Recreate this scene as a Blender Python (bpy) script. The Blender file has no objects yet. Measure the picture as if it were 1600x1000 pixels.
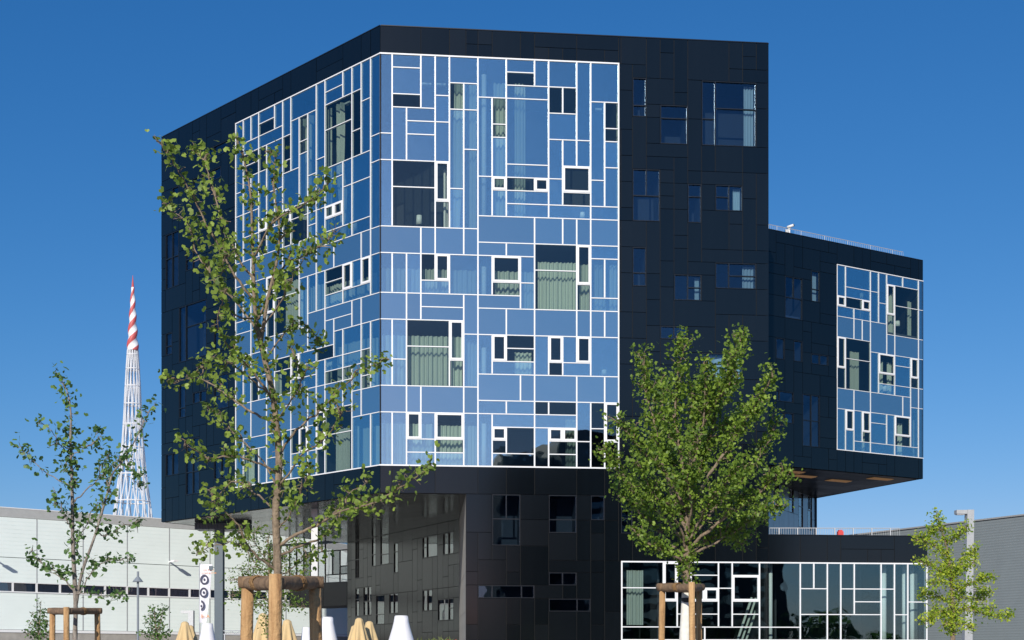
import bpy, math, random
from mathutils import Vector, Matrix
C = bpy.context.scene
COL = C.collection
R = math.radians
random.seed(11)

# ---------------------------------------------------------------- camera, sky, sun, exposure
EYE = 1.6
F = 1930.0
HY = 1030.0
cam_d = bpy.data.cameras.new("camera")
cam = bpy.data.objects.new("camera", cam_d); COL.objects.link(cam)
cam.location = (0, 0, EYE); cam.rotation_euler = (R(90), 0, 0)
cam_d.sensor_width = 36; cam_d.lens = F/1600*36
cam_d.shift_y = (HY-500)/1600
cam_d.clip_end = 6000
C.camera = cam
SUN_EL = 25.0; SUN_AZ = 13.0       # degrees; azimuth is how far left of straight behind the camera it stands
w = bpy.data.worlds.new("World"); C.world = w; w.use_nodes = True
nt = w.node_tree; bg = nt.nodes["Background"]
sky = nt.nodes.new("ShaderNodeTexSky"); sky.sky_type = 'NISHITA'; sky.sun_disc = False
sky.sun_elevation = R(SUN_EL); sky.sun_rotation = R(180+SUN_AZ)
sky.altitude = 0; sky.air_density = 1.0; sky.dust_density = 0.35; sky.ozone_density = 2.6
hs = nt.nodes.new("ShaderNodeCombineColor"); sp_ = nt.nodes.new("ShaderNodeSeparateColor"); nt.links.new(sky.outputs[0], sp_.inputs[0])
for i_, (k_, g_) in enumerate(((.82, 1.58), (.68, .95), (.905, .74))):      # clear, dry air: the film response of the deep-blue sky, one curve per channel
    n1 = nt.nodes.new("ShaderNodeMath"); n1.operation = 'MULTIPLY'; n1.inputs[1].default_value = .1
    n2 = nt.nodes.new("ShaderNodeMath"); n2.operation = 'POWER'; n2.inputs[1].default_value = g_
    n3 = nt.nodes.new("ShaderNodeMath"); n3.operation = 'MULTIPLY'; n3.inputs[1].default_value = k_*10
    nt.links.new(sp_.outputs[i_], n1.inputs[0]); nt.links.new(n1.outputs[0], n2.inputs[0]); nt.links.new(n2.outputs[0], n3.inputs[0]); nt.links.new(n3.outputs[0], hs.inputs[i_]); nt.links.new(hs.outputs[0], bg.inputs[0])
bg.inputs[1].default_value = 0.10
sd = bpy.data.lights.new("sun", 'SUN'); sd.energy = 4.6; sd.angle = R(0.5); sd.color = (1, .93, .82)
sun = bpy.data.objects.new("sun", sd); COL.objects.link(sun); sun.location = (-40, -60, 60)
tv = Vector((math.sin(R(SUN_AZ))*math.cos(R(SUN_EL)), math.cos(R(SUN_AZ))*math.cos(R(SUN_EL)), -math.sin(R(SUN_EL))))
sun.rotation_euler = tv.to_track_quat('-Z', 'Y').to_euler()
C.view_settings.view_transform = 'Standard'; C.view_settings.look = 'None'
C.view_settings.exposure = 0; C.view_settings.gamma = 1; C.view_settings.use_curve_mapping = False
C.cycles.transparent_max_bounces = 24; C.cycles.max_bounces = 10; C.cycles.glossy_bounces = 5
C.cycles.caustics_reflective = False; C.cycles.caustics_refractive = False

# ---------------------------------------------------------------- helpers
def px(x, y, D):
    return Vector(((x-800)/F*D, D, EYE+(HY-y)/F*D))

def mat(name, col, rough=.6, metal=0, noise=0, nscale=4, bump=0, bscale=20, spec=.5, coat=0):
    m = bpy.data.materials.new(name); m.use_nodes = True
    t = m.node_tree; b = t.nodes["Principled BSDF"]
    b.inputs['Base Color'].default_value = (*col, 1); b.inputs['Roughness'].default_value = rough
    b.inputs['Metallic'].default_value = metal; b.inputs['Specular IOR Level'].default_value = spec
    b.inputs['Coat Weight'].default_value = coat
    tc = t.nodes.new("ShaderNodeTexCoord")
    if noise:
        n = t.nodes.new("ShaderNodeTexNoise"); n.inputs['Scale'].default_value = nscale; n.inputs['Detail'].default_value = 6
        t.links.new(tc.outputs['Object'], n.inputs['Vector'])
        r = t.nodes.new("ShaderNodeMapRange"); r.inputs[1].default_value = .3; r.inputs[2].default_value = .7
        r.inputs[3].default_value = 1-noise; r.inputs[4].default_value = 1+noise
        t.links.new(n.outputs[0], r.inputs[0])
        v = t.nodes.new("ShaderNodeVectorMath"); v.operation = 'SCALE'; v.inputs[0].default_value = col
        t.links.new(r.outputs[0], v.inputs['Scale']); t.links.new(v.outputs[0], b.inputs['Base Color'])
    if bump:
        n2 = t.nodes.new("ShaderNodeTexNoise"); n2.inputs['Scale'].default_value = bscale; n2.inputs['Detail'].default_value = 4
        t.links.new(tc.outputs['Object'], n2.inputs['Vector'])
        bp = t.nodes.new("ShaderNodeBump"); bp.inputs['Strength'].default_value = bump; bp.inputs['Distance'].default_value = .02
        t.links.new(n2.outputs[0], bp.inputs['Height']); t.links.new(bp.outputs[0], b.inputs['Normal'])
    return m

def panel_mat(name, col, rough=.3, spec=.5):
    """coated metal cassette: slightly different tone per panel, faint vertical streaks"""
    m = mat(name, col, rough, 0, 0, spec=spec)
    t = m.node_tree; b = t.nodes["Principled BSDF"]
    oi = t.nodes.new("ShaderNodeObjectInfo"); tc = t.nodes.new("ShaderNodeTexCoord")
    mp = t.nodes.new("ShaderNodeMapping"); mp.inputs['Scale'].default_value = (1.6, 1.6, .12)
    n = t.nodes.new("ShaderNodeTexNoise"); n.inputs['Scale'].default_value = 2; n.inputs['Detail'].default_value = 5
    t.links.new(tc.outputs['Object'], mp.inputs[0]); t.links.new(mp.outputs[0], n.inputs['Vector'])
    a = t.nodes.new("ShaderNodeMath"); a.operation = 'MULTIPLY_ADD'; a.inputs[1].default_value = .5; a.inputs[2].default_value = .65
    t.links.new(n.outputs[0], a.inputs[0])
    a2 = t.nodes.new("ShaderNodeMath"); a2.operation = 'MULTIPLY_ADD'; a2.inputs[1].default_value = .32
    t.links.new(oi.outputs['Random'], a2.inputs[0]); t.links.new(a.outputs[0], a2.inputs[2])
    v = t.nodes.new("ShaderNodeVectorMath"); v.operation = 'SCALE'; v.inputs[0].default_value = col
    t.links.new(a2.outputs[0], v.inputs['Scale']); t.links.new(v.outputs[0], b.inputs['Base Color'])
    r = t.nodes.new("ShaderNodeMapRange"); r.inputs[3].default_value = rough-.03; r.inputs[4].default_value = rough+.04
    t.links.new(oi.outputs['Random'], r.inputs[0]); t.links.new(r.outputs[0], b.inputs['Roughness'])
    return m

def glass_mat(name, refl, tint, rough=0.0, body=None, body_fac=0, rcol=(1, 1, 1)):
    m = bpy.data.materials.new(name); m.use_nodes = True
    t = m.node_tree; t.nodes.clear()
    o = t.nodes.new("ShaderNodeOutputMaterial"); tr = t.nodes.new("ShaderNodeBsdfTransparent"); tr.inputs[0].default_value = (*tint, 1)
    g = t.nodes.new("ShaderNodeBsdfGlossy"); g.inputs['Roughness'].default_value = rough; g.inputs[0].default_value = (*rcol, 1)
    lw = t.nodes.new("ShaderNodeLayerWeight"); lw.inputs[0].default_value = .5
    fr = t.nodes.new("ShaderNodeMath"); fr.operation = 'POWER'; fr.inputs[1].default_value = 5; t.links.new(lw.outputs['Facing'], fr.inputs[0])
    # coated glass: constant reflection plus the usual rise towards grazing angles
    ma = t.nodes.new("ShaderNodeMath"); ma.operation = 'MULTIPLY_ADD'; ma.inputs[1].default_value = 1-refl; ma.inputs[2].default_value = refl
    ma.use_clamp = True
    t.links.new(fr.outputs[0], ma.inputs[0])
    mx = t.nodes.new("ShaderNodeMixShader"); t.links.new(ma.outputs[0], mx.inputs[0])
    tc = t.nodes.new("ShaderNodeNewGeometry"); nz = t.nodes.new("ShaderNodeTexNoise"); nz.inputs['Scale'].default_value = .9; nz.inputs['Detail'].default_value = 1
    t.links.new(tc.outputs['Position'], nz.inputs['Vector'])           # roller-wave of toughened glass
    bp = t.nodes.new("ShaderNodeBump"); bp.inputs['Strength'].default_value = 1; bp.inputs['Distance'].default_value = .004
    t.links.new(nz.outputs[0], bp.inputs['Height']); t.links.new(bp.outputs[0], g.inputs['Normal'])
    oi = t.nodes.new("ShaderNodeObjectInfo"); mr = t.nodes.new("ShaderNodeMapRange"); mr.inputs[3].default_value = .90; mr.inputs[4].default_value = 1.06
    t.links.new(oi.outputs['Random'], mr.inputs[0]); vs_ = t.nodes.new("ShaderNodeVectorMath"); vs_.operation = 'SCALE'; vs_.inputs[0].default_value = rcol
    t.links.new(mr.outputs[0], vs_.inputs['Scale']); t.links.new(vs_.outputs[0], g.inputs[0])
    base = tr
    if body:
        d = t.nodes.new("ShaderNodeBsdfDiffuse"); d.inputs[0].default_value = (*body, 1)
        m2 = t.nodes.new("ShaderNodeMixShader"); m2.inputs[0].default_value = body_fac
        t.links.new(tr.outputs[0], m2.inputs[1]); t.links.new(d.outputs[0], m2.inputs[2]); base = m2
    t.links.new(base.outputs[0], mx.inputs[1]); t.links.new(g.outputs[0], mx.inputs[2]); t.links.new(mx.outputs[0], o.inputs[0])
    return m

class MB:
    def __init__(s): s.v = []; s.f = []; s.sm = False
    def add(s, vs, fs):
        n = len(s.v); s.v += [tuple(p) for p in vs]; s.f += [tuple(i+n for i in f) for f in fs]
    def hexa(s, p):      # p: 8 points, bottom 4 then top 4
        s.add(p, [(0, 3, 2, 1), (4, 5, 6, 7), (0, 1, 5, 4), (1, 2, 6, 5), (2, 3, 7, 6), (3, 0, 4, 7)])
    def box(s, x0, x1, y0, y1, z0, z1):
        s.hexa([(x0, y0, z0), (x1, y0, z0), (x1, y1, z0), (x0, y1, z0), (x0, y0, z1), (x1, y0, z1), (x1, y1, z1), (x0, y1, z1)])
    def prism(s, poly, z0, z1):
        n = len(poly)
        s.add([(x, y, z0) for x, y in poly]+[(x, y, z1) for x, y in poly],
              [tuple(range(n-1, -1, -1)), tuple(range(n, 2*n))]+[(i, (i+1) % n, (i+1) % n+n, i+n) for i in range(n)])
    def tube(s, pts, rad, seg=8, cap=True, wob=0):
        pts = [Vector(p) for p in pts]; n = len(pts); base = len(s.v)
        ref = None
        for i, p in enumerate(pts):
            a = pts[max(i-1, 0)]; b = pts[min(i+1, n-1)]
            t = (b-a).normalized() if (b-a).length > 1e-9 else Vector((0, 0, 1))
            if ref is None: ref = Vector((1, 0, 0)) if abs(t.x) < .9 else Vector((0, 1, 0))
            u = (ref-t*ref.dot(t)).normalized(); ref = u; v = t.cross(u)
            r = rad[i] if hasattr(rad, '__len__') else rad
            for k in range(seg):
                an = 2*math.pi*k/seg
                rr = r*(1+wob*random.uniform(-1, 1))
                s.v.append(tuple(p+u*math.cos(an)*rr+v*math.sin(an)*rr))
        for i in range(n-1):
            for k in range(seg):
                a = base+i*seg+k; b = base+i*seg+(k+1) % seg
                s.f.append((a, b, b+seg, a+seg))
        if cap:
            s.f.append(tuple(base+k for k in range(seg-1, -1, -1))); s.f.append(tuple(base+(n-1)*seg+k for k in range(seg)))
    def lathe(s, cx, cy, prof, seg=24, mod=None):
        b = len(s.v)
        for r, z in prof:
            for k in range(seg):
                an = 2*math.pi*k/seg; rr = r*(mod(an, z) if mod else 1)
                s.v.append((cx+rr*math.cos(an), cy+rr*math.sin(an), z))
        for i in range(len(prof)-1):
            for k in range(seg):
                a = b+i*seg+k; c = b+i*seg+(k+1) % seg
                s.f.append((a, c, c+seg, a+seg))
        s.f.append(tuple(b+(len(prof)-1)*seg+k for k in range(seg)))
        s.f.append(tuple(b+k for k in range(seg-1, -1, -1)))
    def build(s, name, m, parent=None, smooth=False, loc=None):
        """links one mesh object; vertices are given in world space"""
        me = bpy.data.meshes.new(name)
        org = Vector(loc) if loc is not None else Vector((0, 0, 0))
        if parent is not None:
            pw = WORLD[parent.name]
            if loc is None: org = Vector(s.v[0]) if s.v else pw
        me.from_pydata([tuple(Vector(v)-org) for v in s.v], [], s.f)
        me.materials.append(m)
        if smooth: me.polygons.foreach_set('use_smooth', [True]*len(me.polygons))
        me.update()
        o = bpy.data.objects.new(name, me); COL.objects.link(o)
        WORLD[o.name] = org.copy()
        if parent is not None:
            o.parent = parent; o.location = org-WORLD[parent.name]
        else: o.location = org
        return o
WORLD = {}
def tag(o, label=None, cat=None, group=None, kind=None):
    if label: o['label'] = label
    if cat: o['category'] = cat
    if group: o['group'] = group
    if kind: o['kind'] = kind
    return o
def thing(name, label, cat, loc, group=None):
    o = bpy.data.objects.new(name, None); COL.objects.link(o); o.location = loc; o.empty_display_size = .3
    WORLD[o.name] = Vector(loc)
    return tag(o, label, cat, group)

class Face:
    """a vertical facade plane: u runs left to right along it, z is up, depth goes outwards"""
    def __init__(s, a, b):
        s.a = Vector((a[0], a[1])); d = Vector((b[0], b[1]))-s.a; s.len = d.length; s.d = d/s.len
        s.n = Vector((s.d.y, -s.d.x))
    def P(s, u, z, dep=0):
        q = s.a+s.d*u+s.n*dep; return Vector((q.x, q.y, z))
    def u_at(s, x):
        k = (x-800)/F
        return (k*s.a.y-s.a.x)/(s.d.x-k*s.d.y)
    def z_at(s, x, y):
        u = s.u_at(x); D = (s.a+s.d*u).y
        return EYE+(HY-y)/F*D
    def box(s, mb, u0, u1, z0, z1, d0, d1, jit=0):
        p = [s.P(u0, z0, d1), s.P(u1, z0, d1), s.P(u1, z0, d0), s.P(u0, z0, d0),
             s.P(u0, z1, d1), s.P(u1, z1, d1), s.P(u1, z1, d0), s.P(u0, z1, d0)]
        if jit:
            n3 = Vector((s.n.x, s.n.y, 0)); a, b, c = (random.uniform(-jit, jit) for _ in range(3))
            p[0] += n3*a; p[1] += n3*b; p[5] += n3*c; p[4] += n3*(a+c-b)
        mb.hexa(p)

# ---------------------------------------------------------------- materials
M = {}
M['panel'] = panel_mat('dark_coated_panel', (.0025, .004, .0055), .13, .55)
M['panel_grey'] = panel_mat('grey_coated_panel', (.008, .0105, .011), .2, .45)
M['backing'] = mat('dark_backing', (.004, .005, .006), .8)
M['soffit'] = panel_mat('glossy_soffit', (.012, .013, .014), .16, .22)
M['soffit_dark'] = panel_mat('dark_soffit', (.006, .008, .010), .35, .04)
M['white'] = mat('white_frame_paint', (.74, .76, .78), .35, noise=.02)
M['dark_frame'] = mat('dark_window_frame', (.010, .013, .018), .25, spec=.5)
M['blue_glass'] = glass_mat('coated_blue_glass', .41, (.87, .97, .96), rcol=(.88, 1, 1.06))
M['clear_glass'] = glass_mat('clear_glass', .07, (.80, .85, .82), rcol=(.8, .92, 1))
M['wing_glass'] = glass_mat('wing_glass', .10, (.84, .90, .90), rcol=(.62, .95, 1))
M['dark_glass'] = glass_mat('dark_window_glass', .07, (.70, .80, .88), rcol=(.6, .8, 1))
M['grey_glass'] = glass_mat('grey_window_glass', .19, (.5, .6, .6))
M['spandrel'] = glass_mat('spandrel_glass', .40, (0, 0, 0), body=(.04, .09, .16), body_fac=1, rcol=(.90, 1, 1.05))
M['curtain'] = mat('mint_curtain', (.50, .56, .50), .9, noise=.06, nscale=6)
cu_ = M['curtain'].node_tree; oi_ = cu_.nodes.new("ShaderNodeObjectInfo"); mr_ = cu_.nodes.new("ShaderNodeMapRange"); mr_.inputs[3].default_value = .72; mr_.inputs[4].default_value = 1.2
vm_ = cu_.nodes.new("ShaderNodeVectorMath"); vm_.operation = 'SCALE'; vm_.inputs[0].default_value = (.47, .52, .47)      # each curtain a slightly different tone
cu_.links.new(oi_.outputs['Random'], mr_.inputs[0]); cu_.links.new(mr_.outputs[0], vm_.inputs['Scale']); cu_.links.new(vm_.outputs[0], cu_.nodes["Principled BSDF"].inputs['Base Color'])
M['white_cloth'] = mat('white_cloth', (.8, .8, .8), .9)
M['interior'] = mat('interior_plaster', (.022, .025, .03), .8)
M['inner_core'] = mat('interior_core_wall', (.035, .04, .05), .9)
M['slab'] = mat('floor_slab_edge', (.06, .07, .09), .8)
M['col_white'] = mat('white_column', (.75, .78, .78), .6)
M['steel'] = mat('painted_steel', (.065, .10, .13), .4, noise=.05)
M['galv'] = mat('galvanised_steel', (.42, .44, .46), .45, metal=.3, noise=.08, nscale=9)
M['rail'] = mat('rail_steel', (.5, .52, .54), .4, metal=.2)
M['wall_white'] = mat('white_metal_cladding', (.75, .84, .83), .6, noise=.03, nscale=.6)
M['wall_grey'] = mat('grey_corrugated_sheet', (.20, .24, .27), .45, noise=.04, nscale=1)
M['concrete'] = mat('concrete', (.32, .31, .29), .9, noise=.15, nscale=2, bump=.3)
M['paving'] = mat('pale_paving', (.34, .33, .31), .9, noise=.12, nscale=.8, bump=.3, bscale=4)
M['window_strip'] = glass_mat('strip_window_glass', .20, (.2, .28, .32), body=(.012, .022, .045), body_fac=.8)
M['beige'] = mat('beige_canvas', (.62, .46, .24), .9, noise=.06, nscale=5)
M['cone'] = mat('white_plastic', (.82, .82, .84), .45)
M['red'] = mat('red_paint', (.6, .05, .05), .5)
M['black'] = mat('black_rubber', (.015, .015, .015), .6)
M['panel_sky_tone'] = panel_mat('sky_toned_tower_panel', (.13, .19, .25), .18, .8)  # sky light and its reflection on the tower put into the base colour
M['lamp_grey'] = mat('lamp_post_grey', (.22, .25, .28), .45, noise=.05)
M['galv_light'] = mat('pale_corrugated_sheet', (.55, .57, .57), .5, noise=.04)
M['spire_red'] = mat('spire_red_paint', (.50, .09, .09), .5)
M['banner_white'] = mat('banner_cloth', (.78, .78, .84), .8)
M['banner_ink'] = mat('banner_ink', (.05, .05, .09), .7)
M['orange'] = mat('orange_print', (.7, .28, .08), .7)
M['pale_bay_glass'] = glass_mat('pale_bay_glass', .55, (.5, .6, .6))
M['brown_wall'] = mat('dull_render', (.03, .042, .05), .9, noise=.1)
M['light_tan'] = mat('tan_light_panel', (.42, .27, .14), .5)
lt_ = M['light_tan'].node_tree.nodes['Principled BSDF']; lt_.inputs['Emission Color'].default_value = (1, .55, .25, 1); lt_.inputs['Emission Strength'].default_value = .10
def bark(name, c1, c2, sc):
    m = mat(name, c1, .9, bump=.9, bscale=sc)
    t = m.node_tree; b = t.nodes["Principled BSDF"]
    n = t.nodes.new("ShaderNodeTexNoise"); n.inputs['Scale'].default_value = sc*.7; n.inputs['Detail'].default_value = 8; n.inputs['Roughness'].default_value = .7
    tc = t.nodes.new("ShaderNodeTexCoord"); mp = t.nodes.new("ShaderNodeMapping"); mp.inputs['Scale'].default_value = (1, 1, .07 if name == 'peeled_pine' else .35)
    t.links.new(tc.outputs['Object'], mp.inputs[0]); t.links.new(mp.outputs[0], n.inputs['Vector'])
    cr = t.nodes.new("ShaderNodeValToRGB"); cr.color_ramp.elements[0].position = .35; cr.color_ramp.elements[1].position = .65
    cr.color_ramp.elements[0].color = (*c2, 1); cr.color_ramp.elements[1].color = (*c1, 1)
    t.links.new(n.outputs[0], cr.inputs[0]); t.links.new(cr.outputs[0], b.inputs['Base Color'])
    return m
M['bark'] = bark('grey_brown_bark', (.30, .23, .16), (.13, .10, .07), 30)
M['bark_grey'] = bark('grey_bark', (.36, .32, .28), (.12, .10, .085), 34)
M['stake'] = bark('peeled_pine', (.62, .40, .19), (.27, .14, .06), 24)
M['log'] = bark('weathered_log', (.26, .17, .10), (.14, .09, .055), 22)
M['rope'] = bark('coir_rope', (.30, .18, .08), (.15, .08, .03), 60)
M['lime'] = mat('white_trunk_paint', (.75, .74, .68), .9, noise=.1, nscale=12)
def leafmat(name, c1, c2, tl=.35):
    m = bpy.data.materials.new(name); m.use_nodes = True; t = m.node_tree
    b = t.nodes["Principled BSDF"]; b.inputs['Roughness'].default_value = .5; b.inputs['Specular IOR Level'].default_value = .35
    g = t.nodes.new("ShaderNodeNewGeometry"); cr = t.nodes.new("ShaderNodeValToRGB")
    cr.color_ramp.elements[0].color = (*c1, 1); cr.color_ramp.elements[1].color = (*c2, 1)
    t.links.new(g.outputs['Random Per Island'], cr.inputs[0]); t.links.new(cr.outputs[0], b.inputs['Base Color'])
    tr = t.nodes.new("ShaderNodeBsdfTranslucent"); hh = t.nodes.new("ShaderNodeHueSaturation"); hh.inputs['Value'].default_value = 1.6
    hh.inputs['Hue'].default_value = .485
    t.links.new(cr.outputs[0], hh.inputs['Color']); t.links.new(hh.outputs[0], tr.inputs[0])
    mx = t.nodes.new("ShaderNodeMixShader"); mx.inputs[0].default_value = tl
    t.links.new(b.outputs[0], mx.inputs[1]); t.links.new(tr.outputs[0], mx.inputs[2])
    t.links.new(mx.outputs[0], t.nodes["Material Output"].inputs[0])
    return m
M['ginkgo'] = leafmat('ginkgo_leaf', (.07, .13, .02), (.31, .42, .07))
M['ginkgo2'] = leafmat('dense_ginkgo_leaf', (.06, .125, .018), (.26, .38, .05))
M['darkleaf'] = leafmat('dull_green_leaf', (.045, .11, .03), (.16, .28, .07))
M['yellowleaf'] = leafmat('yellow_green_leaf', (.16, .30, .03), (.48, .54, .06), .4)
M['freshleaf'] = leafmat('fresh_green_leaf', (.08, .16, .02), (.18, .27, .05), .4)
M['flower'] = leafmat('red_flower', (.35, .03, .02), (.5, .10, .04), .2)
M['palmleaf'] = leafmat('palm_leaf', (.06, .11, .02), (.22, .25, .06), .2)
# ---------------------------------------------------------------- ground
g = MB(); g.add([(-2500, -2500, 0), (2500, -2500, 0), (2500, 2500, 0), (-2500, 2500, 0)], [(0, 1, 2, 3)])
tag(g.build('ground', M['paving'], loc=(0, 0, 0)), 'pale stone paving of the forecourt running out to the horizon', kind='structure')

# ---------------------------------------------------------------- the office building
MW = .7556; MH = .7                        # facade module
Z0 = EYE+31.94                              # top of the big glass field
C0 = Vector((-6.948, 65.1)); C1 = Vector((13.92, 67.0)); C2 = Vector((-22.46, 79.1))
B1 = Vector((13.2, 92.0)); B2 = Vector((-12.9, 93.1))
FF = Face(C0, C1); FL = Face(C2, C0)
RA = Vector((13.75, 79.8)); RB = Vector((29.25, 87.9)); FRR = Face(RA, RB)
FB = Face((-12.4, 93.0), (-3.3, 77.3))      # wall of the base under the overhang
bld = thing('office_building', 'dark panelled office block with overhanging boxes and a white grid of blue glass', 'office building', (-6.948, 65.1, 0))
ZB = EYE+8.77                               # underside of the big box
ZT = EYE+33.39                              # its roof edge

def zF(k): return Z0-MH*k
def merge_runs(cells):
    """cells: set of ints -> list of (start, end)"""
    out = []; s = None; prev = None
    for c in sorted(cells):
        if s is None: s = c
        elif c != prev+1: out.append((s, prev+1)); s = c
        prev = c
    if s is not None: out.append((s, prev+1))
    return out

def glass_wall(face, upos, zpos, panes, parent_name, label, bar=.074, glass='blue_glass', clear='clear_glass', edge_dark=None, spand_rows=None):
    """panes: (c0, r0, c1, r1, kind) kind: B coated, S spandrel, D clear, V clear in a thick white casement"""
    nc = len(upos)-1; nr = len(zpos)-1
    own = {}
    for i, (a, b, c, d, k) in enumerate(panes):
        for x in range(a, c):
            for y in range(b, d):
                if (x, y) in own: print('OVERLAP', parent_name, x, y, panes[own[(x, y)]], panes[i])
                own[(x, y)] = i
    for x in range(nc):                       # close gaps of the digitised pattern with single columns
        y = 0
        while y < nr:
            if (x, y) not in own:
                y1 = y
                while y1 < nr and (x, y1) not in own: own[(x, y1)] = len(panes); y1 += 1
                panes.append((x, y, x+1, y1, 'B')); print('GAP', parent_name, x, y, y1); y = y1
            else: y += 1
    h = bar/2
    fr = MB()
    u0, u1, z1, z0 = upos[0], upos[-1], zpos[0], zpos[-1]
    face.box(fr, u0-h, u1+h, z1-h, z1+h, -.1, .03)
    root = fr.build(parent_name, M['white'], bld)
    if label: root['label'] = label
    fr = MB(); face.box(fr, u0-h, u1+h, z0-h, z0+h, -.1, .03); fr.build('sill', M['white'], root)
    # vertical bars
    for x in range(0, nc+1):
        rows = set()
        for y in range(nr):
            a = own.get((x-1, y)) if x > 0 else -1
            b = own.get((x, y)) if x < nc else -2
            if a != b: rows.add(y)
        for s, e in merge_runs(rows):
            m = MB(); side = edge_dark == x
            hh = h if not side else .03
            face.box(m, upos[x]-hh, upos[x]+hh, zpos[e]+h, zpos[s]-h, -.1, .022 if not side else -.004)
            m.build('mullion', M['dark_frame'] if side else M['white'], root)
    for y in range(1, nr):
        cols = set()
        for x in range(nc):
            if own[(x, y-1)] != own[(x, y)]: cols.add(x)
        for s, e in merge_runs(cols):
            # butt against the vertical bars
            m = MB(); k = s
            for x in range(s, e):
                cont = x+1 < e and own.get((x, y-1)) == own.get((x+1, y-1)) and own.get((x, y)) == own.get((x+1, y))
                if not cont or x+1 == e:
                    pass
            face.box(m, upos[s]+(.03 if edge_dark == s else h), upos[e]-(.03 if edge_dark == e else h), zpos[y]-h*.68, zpos[y]+h*.68, -.1, .018)
            m.build('transom', M['white'], root)
    for (a, b, c, d, k) in panes:
        ua, ub, za, zb = upos[a]+h, upos[c]-h, zpos[d]+h*.68, zpos[b]-h*.68
        if k == 'V':
            t = .085; m = MB()
            face.box(m, ua, ua+t, za, zb, -.06, .042); face.box(m, ub-t, ub, za, zb, -.06, .042)
            face.box(m, ua+t, ub-t, za, za+t*1.2, -.06, .040); face.box(m, ua+t, ub-t, zb-t, zb, -.06, .040)
            m.build('casement_frame', M['white'], root)
            m = MB(); face.box(m, ua+t, ub-t, za+t*1.2, zb-t, -.03, -.01, .001)
            m.build('casement_pane', M[clear], root)
        else:
            m = MB(); face.box(m, ua, ub, za, zb, -.03, -.008, .0016)
            if k == 'D': m.build('clear_pane', M[clear], root)
            elif k == 'S': m.build('spandrel_pane', M['spandrel'], root)
            else: m.build('glass_pane', M[glass], root)
    return root

def P(s):
    out = []
    for tok in s.split():
        a = tok.split(','); out.append((int(a[0]), int(a[1]), int(a[2]), int(a[3]), a[4] if len(a) > 4 else 'B'))
    return out

front = P("""0,0,1,6 0,6,1,8 0,8,1,13 0,13,3,15,S 3,13,4,15,S 4,13,6,15,S 6,13,7,15,S
1,0,3,1 1,1,3,3 1,3,3,4,D 3,0,4,4 4,0,5,3 4,3,5,5 5,0,7,2 5,2,6,4,D 6,2,7,4 1,4,2,8 2,4,4,5 2,5,4,6 2,6,4,8 4,5,5,8
5,4,6,10 5,10,6,13 6,4,7,7 6,7,7,13 1,8,4,10,D 1,10,4,13,D 4,8,5,11,V 4,11,5,13,D
7,0,9,3 7,3,8,9 8,3,9,5,D 8,5,9,6,D 8,6,9,9 7,9,8,12 8,9,9,10,V 8,10,9,12 9,0,11,1 9,1,11,2,D 11,0,12,2 9,2,12,3 9,3,12,8 9,8,12,9
9,9,11,10,D 11,9,12,10,V 9,10,12,11 9,11,12,12 12,0,14,2 12,2,13,4,D 13,2,14,4,D 12,4,14,6 14,0,15,6 15,0,17,3 15,3,16,9 15,9,16,11
16,3,17,5,D 16,5,17,6,D 16,6,17,8 16,8,17,11 12,6,13,9 13,6,14,8 14,6,15,8 12,9,13,11 13,8,15,10,V 13,10,15,11,D 12,11,15,12 15,11,17,12
7,12,11,14,S 11,12,13,14,S 13,12,14,14,S 14,12,15,14,S 15,12,17,14,S 7,14,9,15,S 9,14,11,15,S
11,14,14,16,D 11,16,14,19,D 14,14,15,17,V 14,17,15,19,D 15,14,17,15 15,15,16,18 16,15,17,18 15,18,17,19
0,15,1,18 1,15,2,18 2,15,3,18 3,15,4,17,D 4,15,5,17,V 3,17,5,18 5,15,7,18 7,15,8,18 8,15,10,17,V 8,17,10,18,D 7,18,10,19,S 10,15,11,17 10,17,11,19
7,19,9,21,S 9,19,11,21,S 11,19,14,21,S 14,19,15,21,S 15,19,16,21,S 16,19,17,21,S
0,18,2,20,S 2,18,3,20,S 3,18,6,19,S 3,19,6,20,S 6,18,7,21,S
0,20,1,25 1,20,2,23 1,23,2,25 2,20,5,22,D 2,22,5,25,D 5,20,6,23,V 5,23,6,25,D 6,21,7,25
7,21,8,24 8,21,9,23,V 8,23,11,24 9,21,11,22,D 9,22,11,23,D 11,21,12,24 12,21,13,23,V 12,23,13,24,D 13,21,14,23 14,21,15,23,V 13,23,15,24 15,21,17,24
7,24,10,26,S 10,24,11,26,S 11,24,14,26,S 14,24,16,26,S 16,24,17,26,S 7,26,9,27 9,26,11,27 7,27,8,31 8,27,11,28 8,28,9,29,V 9,28,11,30,D 8,29,9,30,D 8,30,11,31
11,26,12,27,D 12,26,14,27,D 11,27,14,28 11,28,12,31 12,28,13,29,V 13,28,14,29,V 12,29,14,30 12,30,14,31 14,26,15,29 14,29,15,31
15,26,16,28,D 15,28,16,31,D 16,26,17,29,V 16,29,17,31,D
0,25,2,27,S 2,25,3,27,S 3,25,6,27,S 6,25,7,27,S 0,27,1,31 1,27,2,31 2,27,3,29,V 3,27,4,29 4,27,6,29,V 2,29,4,30 2,30,4,31 4,29,6,30,D 4,30,6,31 6,27,7,31""")
upF = [0]+[(c-.17)*MW for c in range(1, 18)]
zpF = [zF(k) for k in range(32)]
glass_wall(FF, upF, zpF, front, 'glass_facade', 'bright glass grid facing the forecourt', edge_dark=0)

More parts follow.
